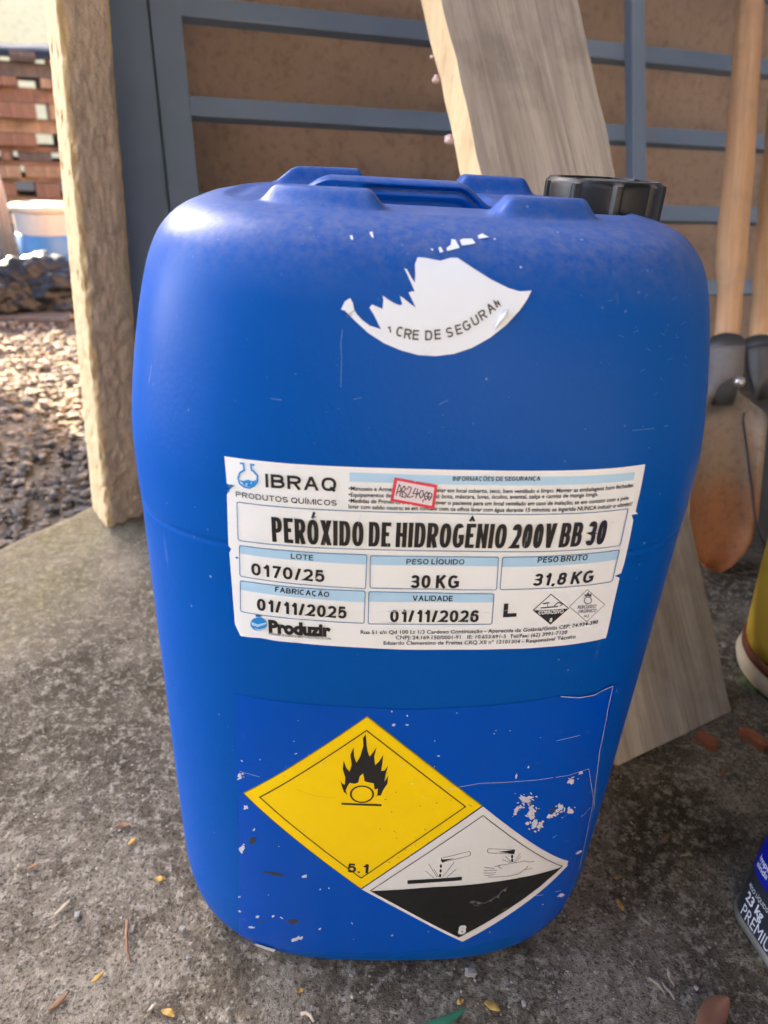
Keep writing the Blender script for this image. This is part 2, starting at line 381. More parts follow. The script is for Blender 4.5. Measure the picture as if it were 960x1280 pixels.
# ------------------------------------------------------------------ plank leaning across the gate onto the wall
def plank():
    A, B = on_z(772, 957), on_z(914, 889)
    e = (B-A).normalized(); h = Vector((-e.y, e.x, 0)); LEAN = R(33)
    g0 = h*math.sin(LEAN)+Vector((0, 0, math.cos(LEAN))); n = e.cross(g0)          # plank plane
    T0, T1 = on_plane(552, 0, A, n), on_plane(722, 0, A, n)
    d0, d1 = (T0-A).normalized(), (T1-B).normalized()
    print('plank widths', (B-A).length, (T1-T0).length)
    W0 = A
    def hit(p, d): return (WP-p).dot(WN)/d.dot(WN)
    L = hit(A, d0)*1.0-.02
    o = thing('wooden_plank', A, 'weathered grey plank with a raw yellow edge leaning against the wall', 'plank')
    th = .030; nb = n if n.y > 0 else -n; nb = nb.normalized()
    NL, NW = 90, 14; vs, fs = [], []
    def pt(i, j):
        l = L*i/NL; a = A+d0*l; b = B+d1*l; return a.lerp(b, j/NW)
    for side in (0, 1):
        for i in range(NL+1):
            for j in range(NW+1):
                p = pt(i, j); q = noise.noise(p*18)*.0012; wob = 0
                if j == 0: wob = noise.noise(Vector((i*.5, 3, 1)))*.004
                if j == NW: wob = noise.noise(Vector((i*.4, 9, 1)))*.0018
                vs.append(p+nb*(th*side+q)+e*wob-A)
    m = (NL+1)*(NW+1); w_ = NW+1
    for i in range(NL):
        for j in range(NW):
            a = i*w_+j; fs.append((a, a+1, a+w_+1, a+w_)); fs.append((m+a, m+a+w_, m+a+w_+1, m+a+1))
    ef = []
    for i in range(NL):
        a = i*w_; ef.append(len(fs)); fs.append((a, a+w_, m+a+w_, m+a)); a += NW; ef.append(len(fs)); fs.append((a, m+a, m+a+w_, a+w_))
    for j in range(NW):
        a = j; fs.append((a, m+a, m+a+1, a+1)); a = NL*w_+j; fs.append((a, a+1, m+a+1, m+a))
    me = mesh('board', vs, fs, False); b = link('board', me, MAT['plank'], o); me.materials.append(MAT['plank_edge'])
    for k in ef: me.polygons[k].material_index = 1
    b.data.update(); at = me.attributes.new('grain', 'FLOAT_VECTOR', 'POINT')
    for q, v in enumerate(me.vertices): c_ = Vector(v.co); at.data[q].vector = (c_.dot(e), c_.dot(nb), c_.dot(d0))
    # pinkish dried filler blobs on the raw edge
    fm = plain('dried_pink_filler', (.62, .42, .38), .8, 0, .2, 200)
    for (px, py, r) in ((553, 88, .0036), (570, 165, .0046), (548, 60, .002)):
        p = on_plane(px, py, A, n)
        bm = bmesh.new(); bmesh.ops.create_icosphere(bm, subdivisions=2, radius=r)
        for v in bm.verts: v.co = v.co*(1+.4*noise.noise(v.co*300+Vector((px, 0, 0))))
        link('filler_blob', bm_mesh('filler_blob', bm, True), fm, o, p-A+nb*.012)
plank()

# ------------------------------------------------------------------ shovels
def shovel(tip, sock, hand_px, label, wpx_mat, rad, width, twist, flat, seedv):
    o = thing('shovel', tip, label, 'shovel', 'shovels leaning on the wall')
    # handle: from the socket through the pixel at the frame's top, tilted until its end rests on the wall
    best = None
    for Y in np.linspace(.5, 1.0, 200):
        q = on_y(hand_px[0], hand_px[1], float(Y)); d = (q-sock).normalized()
        if d.dot(WN) >= 0: continue
        l = (WP-sock).dot(WN)/d.dot(WN)
        if best is None or abs(l-1.32) < best[0]: best = (abs(l-1.32), d, l)
    d, l = best[1], best[2]-.03
    pts = [sock-d*.004+d*(l+.004)*i/30 for i in range(31)]
    wob = [Vector((noise.noise((i*.35, seedv, 0)), noise.noise((i*.35, seedv, 5)), 0))*.0025 for i in range(31)]
    vs, fs = tube([p+wb-tip for p, wb in zip(pts, wob)], [rad*(.78 if i < 3 else 1-.0*i) for i in range(31)], 20)
    me = mesh('handle', vs, fs); link('handle', me, MAT['handle'], o); at = me.attributes.new('grain', 'FLOAT_VECTOR', 'POINT'); ex_ = d.cross(Vector((0, 1, 0))).normalized(); ey_ = d.cross(ex_)
    for q, v in enumerate(me.vertices): at.data[q].vector = (v.co.dot(ex_), v.co.dot(ey_)+seedv, v.co.dot(d))
    # blade: dished sheet from socket mouth to tip
    ax = (sock-tip); Lb = ax.length; ax.normalize()
    s = Vector((math.cos(twist), math.sin(twist), 0)); s = (s-ax*s.dot(ax)).normalized(); nn = s.cross(ax).normalized()
    if nn.y > 0: nn = -nn
    NLb, NWb = 40, 20; vs, fs = [], []
    def half(t):                                   # t: 0 tip .. 1 mouth
        if t < .24: return width*math.sin(math.pi/2*min(1, (t/.24)))**.62
        if t < .68: return width*(1+.06*(t-.24)/.44)
        if t < .84: return width*1.06+(rad*1.25-width*1.06)*sm(.68, .84, t)
        return rad*1.25
    for side in (0, 1):
        for i in range(NLb+1):
            t = i/NLb; hw = half(t); tub = sm(.68, .90, t)
            for j in range(NWb+1):
                u = 2*j/NWb-1
                dish = (1-tub)*(-.016*(1-u*u)+.030*u*u*.55) + tub*(rad*1.18*math.cos(u*math.pi*.62))
                xx = hw*u if tub < .01 else (1-tub)*hw*u+tub*rad*1.18*math.sin(u*math.pi*.62)
                p = ax*(Lb*t)+s*xx+nn*dish
                p += d*0 - nn*(.0018*side); vs.append(p)
    m = (NLb+1)*(NWb+1); w_ = NWb+1
    for i in range(NLb):
        for j in range(NWb):
            a = i*w_+j; fs.append((a, a+1, a+w_+1, a+w_)); fs.append((m+a, m+a+w_, m+a+w_+1, m+a+1))
    for i in range(NLb):
        a = i*w_; fs.append((a, a+w_, m+a+w_, m+a)); a += NWb; fs.append((a, m+a, m+a+w_, a+w_))
    for j in range(NWb):
        a = j; fs.append((a, m+a, m+a+1, a+1)); a = NLb*w_+j; fs.append((a, a+1, m+a+1, m+a))
    link('blade', mesh('blade', vs, fs), wpx_mat, o)
    # socket sleeve round the handle's foot and its rivet
    vs, fs = tube([sock-ax*.075-tip, sock-ax*.04-tip, sock-d*.0-tip, sock+d*.004-tip], [rad*.7, rad*1.05, rad*1.14, rad*1.14], 20)
    link('socket', mesh('socket', vs, fs), MAT['dark_steel'], o)
    bm = bmesh.new(); bmesh.ops.create_uvsphere(bm, u_segments=14, v_segments=10, radius=.0075)
    link('rivet', bm_mesh('rivet', bm, True), MAT['rivet'], o, sock-ax*.045-tip+nn*rad*1.16+s*rad*.2)
tip1 = on_z(890, 713, .004); s1 = on_y(907, 432, .47)
shovel(tip1, s1, (938, 0), 'shovel with an orange rusted blade and raw wooden handle, beside the plank foot', MAT['rust'], .0195, .056, R(15), 0, 1)
tip2 = on_z(978, 700, .004); s2 = on_y(950, 432, .55)
shovel(tip2, s2, (990, 0), 'darker shovel with a grey steel blade behind the rust-orange one', MAT['dark_steel'], .0195, .085, R(35), 0, 8)

# ------------------------------------------------------------------ jerrycan
PR = [(0, .141, .123, 3.0), (.003, .146, .128, 3.0), (.010, .150, .131, 3.0), (.022, .1525, .1325, 3.1), (.05, .1535, .133, 3.3), (.20, .1535, .133, 3.4), (.333, .1535, .133, 3.4), (.3355, .1536, .1331, 3.4),
      (.348, .1545, .134, 3.3), (.375, .1545, .134, 3.2), (.41, .150, .1305, 3.1), (.44, .1435, .1255, 3.1), (.458, .1375, .1205, 3.1), (.469, .130, .1135, 3.1), (.476, .119, .102, 3.1), (.4795, .104, .088, 3.0)]
CX = .0035
_z = [r[0] for r in PR]
def _tan(c):
    t = []
    for i in range(len(PR)):
        a, b = max(i-1, 0), min(i+1, len(PR)-1); t.append((PR[b][c]-PR[a][c])/(PR[b][0]-PR[a][0]))
    return t
_T = {c: _tan(c) for c in (1, 2, 3)}
def prof(z):
    z = min(max(z, 0), _z[-1]); i = 0
    while i < len(_z)-2 and z > _z[i+1]: i += 1
    h = _z[i+1]-_z[i]; t = (z-_z[i])/h; t2, t3 = t*t, t*t*t; out = []
    for c in (1, 2, 3):
        out.append((2*t3-3*t2+1)*PR[i][c]+(t3-2*t2+t)*h*_T[c][i]+(-2*t3+3*t2)*PR[i+1][c]+(t3-t2)*h*_T[c][i+1])
    return out
def front(x, z):
    a, b, n = prof(z); q = min(.995, abs((x-CX)/a)); return -b*(1-q**n)**(1/n)
def to_can(px, py):
    Y = -.13
    for _ in range(30):
        p = on_y(px, py, Y); Y = .5*Y+.5*front(p.x, p.z)
    return Vector((p.x, p.z))
def fnormal(x, z):
    e = .0015; dx = (front(x+e, z)-front(x-e, z))/(2*e); dz = (front(x, min(z+e, .479))-front(x, max(z-e, 0)))/(min(z+e, .479)-max(z-e, 0))
    return Vector((dx, -1, dz)).normalized()

can = thing('jerrycan', (0, 0, 0), 'tall blue plastic jerrycan with white product label and hazard diamonds', 'jerrycan')
def top_h(x, y):
    """height of the moulded top above the shoulder line"""
    def pad(x0, x1, y0, y1, h, s=.010, sy=.008):
        return h*min(sm(x0-s/2, x0+s/2, x), 1-sm(x1-s/2, x1+s/2, x))*min(sm(y0-sy/2, y0+sy/2, y), 1-sm(y1-sy/2, y1+sy/2, y))
    z = 0
    z += pad(-.075, -.024, -.094, -.062, .0075)+pad(.030, .073, -.094, -.062, .0080)
    z += pad(-.090, -.030, .060, .094, .0095)+pad(.028, .072, .060, .094, .0095)
    z -= .018*min(sm(-.075, -.060, x), 1-sm(.028, .042, x))*(1-sm(.030, .050, abs(y)))
    z -= .004*sm(.055, .07, x)*(1-sm(.030, .045, abs(y)))
    z -= .0035*(1-sm(-.105, -.085, x))*(1-sm(.04, .07, abs(y)))
    return z
def can_body():
    vs, fs = [], []; NT_ = 360
    zs = [0]+[.0004+.0096*i/6 for i in range(7)]+list(np.linspace(.012, .33, 70))+[.332, .3335, .3345, .3355, .3365, .338]+list(np.linspace(.341, .479, 60))+[.4795]
    rows = []
    def ring(z, sc=1., fz=None):
        a, b, n = prof(z); r = []
        for k in range(NT_):
            t = 2*math.pi*k/NT_; c, s = math.cos(t), math.sin(t)
            x = CX+sc*a*math.copysign(abs(c)**(2/n), c); y = sc*b*math.copysign(abs(s)**(2/n), s)
            zz = z if fz is None else fz(x, y)
            gro = -.0005 if .3340 < z < .3360 else 0
            if gro: f = 1+gro/.15; x = CX+(x-CX)*f; y *= f
            r.append(len(vs)); vs.append((x, y, zz))
        rows.append(r)
    # underside
    ring(0, .80, lambda x, y: .003); ring(0, .93, lambda x, y: .0008)
    for z in zs: ring(z)
    zt = _z[-1]
    NR = 84
    for i in range(1, NR+1):
        sc = 1-i/NR*.995; bl = sm(0, .10, 1-sc)
        ring(zt, sc, lambda x, y: zt+.0004*(1-sc)+bl*top_h(x, y))
    for r0, r1 in zip(rows, rows[1:]):
        for k in range(NT_): fs.append((r0[k], r0[(k+1) % NT_], r1[(k+1) % NT_], r1[k]))
    fs.append(tuple(rows[0])[::-1]); fs.append(tuple(rows[-1]))
    link('body', mesh('body', vs, fs), MAT['blue'], can)
can_body()
def can_handle():
    # arched grip along x with two moulded grooves on its face
    pts, n = [], 48; vs, fs = [], []
    sec = []
    for k in range(88):                           # section in (y, z): rounded box with two grooves in front and behind
        t = 2*math.pi*k/88; c, s = math.cos(t), math.sin(t)
        y = .0125*math.copysign(abs(c)**.55, c); z = .0105*math.copysign(abs(s)**.55, s)
        g = math.exp(-((z-.0058)/.0013)**2)+math.exp(-((z-.0002)/.0013)**2)
        y *= 1-.45*g; sec.append((y, z))
    x0, x1 = -.074, .040
    for i in range(n+1):
        u = i/n; x = x0+(x1-x0)*u
        e = min(sm(0, .24, u), 1-sm(.82, 1, u)); zc = .4665+.0115*e; k2 = .9+.1*e
        for (y, z) in sec:
            gz = sm(.38, .42, u)*(1-sm(.90, .93, u)); yy = y if abs(z) > .0088 else math.copysign(.0125*(1-gz)+abs(y)*gz, y)
            vs.append((x, yy*k2, zc+z))
    m = len(sec)
    for i in range(n):
        for k in range(m): fs.append((i*m+k, i*m+(k+1) % m, (i+1)*m+(k+1) % m, (i+1)*m+k))
    fs.append(tuple(range(m))[::-1]); fs.append(tuple(n*m+k for k in range(m)))
    link('grip', mesh('grip', vs, fs), MAT['blue'], can)
can_handle()
def can_cap():
    cx, cy, r = .0985, .002, .0305; zb, zt = .462, .4935
    def rad(a, z):
        if z > zt-.0012: return 1
        q = abs(((a*9/(2*math.pi)+.32) % 1)-.5)*2          # 0 mid-panel .. 1 rib
        return 1+.062*sm(.74, .9, q)+.006*sm(.0, .7, q)
    prf = [(r*.96, zb), (r, zb+.001), (r, zt-.004), (r*.992, zt-.002), (r*.975, zt-.0010), (r*.95, zt), (r*.80, zt), (r*.78, zt-.0012), (r*.35, zt-.0012), (r*.33, zt-.0004), (r*.05, zt-.0004)]
    vs, fs = lathe(prf, 216, rad)
    me = mesh('screw_cap', vs, fs); o = link('screw_cap', me, MAT['black_plastic'], can, (cx, cy, 0)); me.set_sharp_from_angle(angle=R(35))
    n = NT('dust_on_cap'); v = n.coord(); geo = n.new('ShaderNodeNewGeometry'); sp = n.new('ShaderNodeSeparateXYZ'); n.l(geo.outputs['Normal'], sp.inputs[0])
    f = n.math('MULTIPLY', n.ramp(sp.outputs[2], [(.55, 0.), (.95, 1.)]), n.ramp(n.noise(v, 260, 6, .7), [(.3, .35), (.7, .9)]))
    n.set('Specular IOR Level', .3); n.base(n.mix(f, (.006, .006, .007), (.16, .15, .14))); n.set('Roughness', n.math('ADD', .40, n.math('MULTIPLY', f, .4))); n.bump(n.noise(v, 220, 3), .1, .001)
    me.materials[0] = n.m
    bm = bmesh.new()
    for i in range(7):                                       # raised letters pressed in the lid, read as short bars
        a = R(200+i*23); p = Vector((math.cos(a), math.sin(a), 0))*r*.58; t = Vector((-p.y, p.x, 0)).normalized(); q = p.normalized()
        box_frame(bm, p-t*.0022-q*.0030+Vector((0, 0, zt-.0014)), t*.0044, q*.0060, Vector((0, 0, .0013)), .0004, 1)
    link('raised_marking', bm_mesh('raised_marking', bm), MAT['black_plastic'], o)
    bm = bmesh.new(); bmesh.ops.create_cone(bm, cap_ends=True, segments=48, radius1=.027, radius2=.027, depth=.02, matrix=Matrix.Translation((cx, cy, .458)))
    link('neck', bm_mesh('neck', bm), MAT['blue'], can)
can_cap()

# ------------------------------------------------------------------ decals that lie on the can's curved front
def wrap(name, bm, lift, mat, parent, cell=.006, rough=None, smooth=True, solid=False):
    """bm holds flat geometry in (x, z) as (co.x, co.y); cut it fine and lay it on the can's front"""
    if cell:
        xs = [v.co.x for v in bm.verts]; zs = [v.co.y for v in bm.verts]
        for ax, lo, hi in ((0, min(xs), max(xs)), (1, min(zs), max(zs))):
            k = math.floor(lo/cell)+1
            while k*cell < hi:
                no = Vector((1, 0, 0)) if ax == 0 else Vector((0, 1, 0))
                bmesh.ops.bisect_plane(bm, geom=bm.verts[:]+bm.edges[:]+bm.faces[:], plane_co=no*(k*cell), plane_no=no, dist=1e-7); k += 1
    for v in bm.verts:
        x, z = v.co.x, v.co.y; n = fnormal(x, z); l = lift+(rough(x, z) if rough else 0)
        v.co = Vector((x, front(x, z), z))+n*l
    me = bpy.data.meshes.new(name); bm.normal_update()
    for f in bm.faces:
        if f.normal.y > 0: f.normal_flip()
    bm.to_mesh(me); bm.free()
    if smooth: me.shade_smooth()
    return link(name, me, mat, parent)
def poly_bm(bm, pts):
    vs = [bm.verts.new((p[0], p[1], 0)) for p in pts]
    es = [bm.edges.new((vs[i], vs[(i+1) % len(vs)])) for i in range(len(vs))]
    bmesh.ops.triangle_fill(bm, use_beauty=True, use_dissolve=False, edges=es, normal=(0, 0, 1))
def stroke_bm(bm, pts, wd, closed=False):
    n = len(pts); P = [Vector((p[0], p[1])) for p in pts]; L, Rr = [], []
    for i in range(n):
        a = P[i-1] if (i or closed) else P[i]; b = P[(i+1) % n] if (i < n-1 or closed) else P[i]
        d0 = (P[i]-a); d1 = (b-P[i]); d0 = d0.normalized() if d0.length > 1e-9 else d1.normalized(); d1 = d1.normalized() if d1.length > 1e-9 else d0
        t = (d0+d1); t = t.normalized() if t.length > 1e-6 else d0; nn = Vector((-t.y, t.x)); c = max(.35, nn.dot(Vector((-d0.y, d0.x)))); wv = nn*(wd/2/c)
        L.append(bm.verts.new((P[i].x+wv.x, P[i].y+wv.y, 0))); Rr.append(bm.verts.new((P[i].x-wv.x, P[i].y-wv.y, 0)))
    for i in range(n if closed else n-1):
        j = (i+1) % n
        try: bm.faces.new((L[i], L[j], Rr[j], Rr[i]))
        except ValueError: pass
def stuff(o): o['kind'] = 'stuff'; return o
def C(pts): return [to_can(*p) for p in pts]
def text_mesh(s, bold=0., shear=0.):
    cu = bpy.data.curves.new('t', 'FONT'); cu.body = s; cu.size = 1; cu.offset = bold; cu.shear = shear; cu.resolution_u = 3; cu.fill_mode = 'FRONT'
    ob = bpy.data.objects.new('t', cu); me = bpy.data.meshes.new_from_object(ob); bpy.data.objects.remove(ob); bpy.data.curves.remove(cu); return me
CAPH = None
def text_into(bm, s, p0, p1, up, bold=0., shear=0., mapf=None):
    """text s on the baseline p0 -> p1 (2-D), cap height vector up (2-D)"""
    global CAPH
    if CAPH is None:
        m = text_mesh('H'); CAPH = max(v.co.y for v in m.vertices); bpy.data.meshes.remove(m)
    m = text_mesh(s, bold, shear)
    x0 = min(v.co.x for v in m.vertices); x1 = max(v.co.x for v in m.vertices)
    d = p1-p0
    for v in m.vertices:
        q = p0+d*((v.co.x-x0)/(x1-x0))+up*(v.co.y/CAPH); v.co = (q.x, q.y, 0)
    bm.from_mesh(m); bpy.data.meshes.remove(m)
def T(bm, s, x0, y0, x1, y1, h, bold=.0, shear=0.):
    p0, p1 = to_can(x0, y0), to_can(x1, y1); mx, my = (x0+x1)/2, (y0+y1)/2
    d = (p1-p0); hh = (to_can(mx, my-h)-to_can(mx, my)).length
    up = Vector((-d.y, d.x)).normalized()*hh
    text_into(bm, s, p0, p1, up, bold, shear)
def _arc(cx, cy, rx, ry, a0, a1, n=10):
    e = .86
    out = []
    for i in range(n+1):
        a = R(a0+(a1-a0)*i/n); c, s_ = math.cos(a), math.sin(a); out.append((cx+rx*math.copysign(abs(c)**e, c), cy+ry*math.copysign(abs(s_)**e, s_)))
    return out
_O = _arc(.5, .5, .5, .5, 90, 450, 28)[:-1]
def _bowl(y0, y1, x=.0, w=1.): return [(x, y0), (x+w*.5, y0)]+_arc(x+w*.5, (y0+y1)/2, w*.5, (y1-y0)/2, -90, 90)+[(x, y1)]
_S = _arc(.5, .74, .5, .26, 25, 270, 16)[:-1]+_arc(.5, .24, .5, .24, 90, -155, 16)
_C = _arc(.5, .5, .5, .5, 48, 312, 22)
GLY = {'A': (.74, [('D', .5, 0), ('D', .5, 1), [(.19, .33), (.81, .33)]]), 'B': (.66, [_bowl(.52, 1, 0, .92), _bowl(0, .52), [(0, -.07), (0, 1.07)]]), 'C': (.68, [_C]), 'D': (.68, [_bowl(0, 1), [(0, -.07), (0, 1.07)]]),
       'E': (.50, [[(2, 0), (0, 0), (0, 1), (2, 1)], [(0, .53), (1.1, .53)]]), 'F': (.48, [[(0, -.08), (0, 1), (2, 1)], [(0, .52), (.88, .52)]]), 'G': (.72, [_C+[(1, .15), (1, .47), (.55, .47)]]), 'H': (.66, [[(0, -.07), (0, 1.07)], [(1, -.07), (1, 1.07)], [(0, .52), (1, .52)]]),
       'I': (.0, [[(0, -.07), (0, 1.07)]]), 'K': (.66, [[(0, -.07), (0, 1.07)], [(1, 1.05), (.05, .42)], [(.32, .62), (1, -.05)]]), 'L': (.46, [[(0, 1.07), (0, 0), (2, 0)]]), 'M': (.80, [[(0, -.07), (0, 1.07)], [(1, -.07), (1, 1.07)], ('D', 0, .5), ('D', 1, .5)]), 'N': (.68, [[(0, -.07), (0, 1.07)], [(1, -.07), (1, 1.07)], ('D', 0, 1)]),
       'O': (.72, [_O]), 'P': (.62, [_bowl(.46, 1), [(0, -.07), (0, 1.07)]]), 'Q': (.72, [_O, [(.62, .25), (1.0, -.04)]]), 'R': (.66, [_bowl(.48, 1), [(0, -.07), (0, 1.07)], [(.5, .48), (1.0, -.05)]]), 'S': (.62, [_S]), 'T': (.60, [[(.5, -.07), (.5, 1)], [(-2, 1), (2, 1)]]),
       'U': (.66, [[(0, 1.07), (0, .34)]+_arc(.5, .34, .5, .34, 180, 360, 14)+[(1, 1.07)]]), 'V': (.70, [('D', 0, .5), ('D', 1, .5)]), 'X': (.68, [('D', 0, 1), ('D', 1, 0)]), 'Z': (.6, [[(0, 1), (1, 1), (0, 0), (1, 0)]]),
       '0': (.54, [_O]), '1': (.30, [[(0, .74), (.62, .88), (1, 1.07)], [(1, -.07), (1, 1.0)]]), '2': (.54, [_arc(.5, .70, .5, .30, 165, -35, 14)+[(.08, .02), (.0, 0), (2, 0)]]), '3': (.54, [_arc(.48, .75, .46, .25, 160, -90, 14)[:-1]+_arc(.48, .255, .52, .255, 90, -160, 14)]),
       '5': (.54, [[(.95, 1), (.14, 1), (.05, .50)]+_arc(.48, .33, .52, .33, 120, -155, 16)]), '6': (.54, [_arc(.5, .31, .5, .31, 130, 490, 22), [(.02, .34)]+_arc(.56, .52, .54, .48, 190, 40, 14)]), '7': (.54, [[(0, 1), (1, 1), (.35, -.07)]]), '8': (.54, [_arc(.5, .77, .44, .23, 90, 450, 20), _arc(.5, .27, .5, .27, 90, 450, 20)]),
       '/': (.30, [[(0, -.1), (1, 1.1)]]), ',': (.07, [[(1, .07), (1, -.02), (0, -.22)]]), '.': (.0, [[(0, -.07), (0, .07)]])}
ACC = {'Ç': ('C', 'c'), 'Ã': ('A', '~'), 'Õ': ('O', '~'), 'Í': ('I', '/'), 'Ó': ('O', '/'), 'Ê': ('E', '^'), 'Á': ('A', '/')}
def stroke_text(bm, s, p0, p1, up, sw, shear=0., gap=.16, space=.32):
    '''plain sans capitals drawn as strokes of width sw (fraction of the cap height), fitted from p0 to p1'''
    H = up.length; uy = up/H; ux = (p1-p0).normalized(); tot = (p1-p0).length/H
    its = [(ACC[c] if c in ACC else (c, None)) for c in s]
    wsum = sum(GLY[c][0] for c, a in its if c != ' '); fixed = sum(sw for c, a in its if c != ' ')
    gaps = sum((0 if c == ' ' else gap) for c, a in its[:-1])+sum(space for c, a in its if c == ' ')
    k = (tot-fixed)/(wsum+gaps); x = 0
    for c, a in its:
        if c == ' ': x += space*k; continue
        wd_, strokes = GLY[c]; w_ = wd_*k
        def P(q):
            X = x+sw+w_ if q[0] > 1.5 else (x if q[0] < -1.5 else x+sw/2+q[0]*w_); Y = 1. if 1.02 < q[1] < 1.08 else (0. if -.09 < q[1] < -.03 else sw/2+q[1]*(1-sw))
            return p0+ux*((X+Y*shear)*H)+uy*(Y*H)
        for st in strokes:
            if st[0] == 'D':
                hw = sw*(.30 if c in 'NM' else .52); X0, X1 = x+sw/2+st[1]*w_, x+sw/2+st[2]*w_
                q4 = [(X1-hw, 0), (X1+hw, 0), (X0+hw, 1), (X0-hw, 1)]; bm.faces.new([bm.verts.new((*(p0+ux*((X+Y*shear)*H)+uy*(Y*H)), 0)) for X, Y in q4]); continue
            closed = st is _O or (len(st) > 18 and Vector(st[0]).to_tuple(3) == Vector(st[-1]).to_tuple(3))
            pts = [P(q) for q in (st[:-1] if closed and st is not _O else st)]
            stroke_bm(bm, pts, sw*H*(.9 if len(st) == 2 and wd_ == 0 and c not in 'I' else 1), closed)
        if a:
            m = x+sw/2+w_/2; AC = {'~': [(-.22, 1.12), (-.10, 1.20), (.08, 1.12), (.22, 1.20)], '/': [(-.05, 1.05), (.16, 1.30)], '^': [(-.2, 1.09), (0, 1.24), (.2, 1.09)], 'c': [(0, -.02), (.05, -.12), (-.08, -.2)]}[a]
            kk = min(1., k*1.1); stroke_bm(bm, [p0+ux*((m+q[0]*kk)*H)+uy*(q[1]*H) for q in AC], sw*H*.55)
        x += w_+sw+gap*k
def TS(bm, s, x0, y0, x1, y1, h, sw, shear=0., gap=.16, space=.32):
    p0, p1 = to_can(x0, y0), to_can(x1, y1); mx, my = (x0+x1)/2, (y0+y1)/2; d = p1-p0
    stroke_text(bm, s, p0, p1, Vector((-d.y, d.x)).normalized()*(to_can(mx, my-h)-to_can(mx, my)).length, sw, shear, gap, space)
def circ(cx, cy, rx, ry, n=28, a0=0, a1=360): return [(cx+rx*math.cos(R(a0+(a1-a0)*i/n)), cy+ry*math.sin(R(a0+(a1-a0)*i/n))) for i in range(n if a1-a0 == 360 else n+1)]
def mm(v): return v*.001

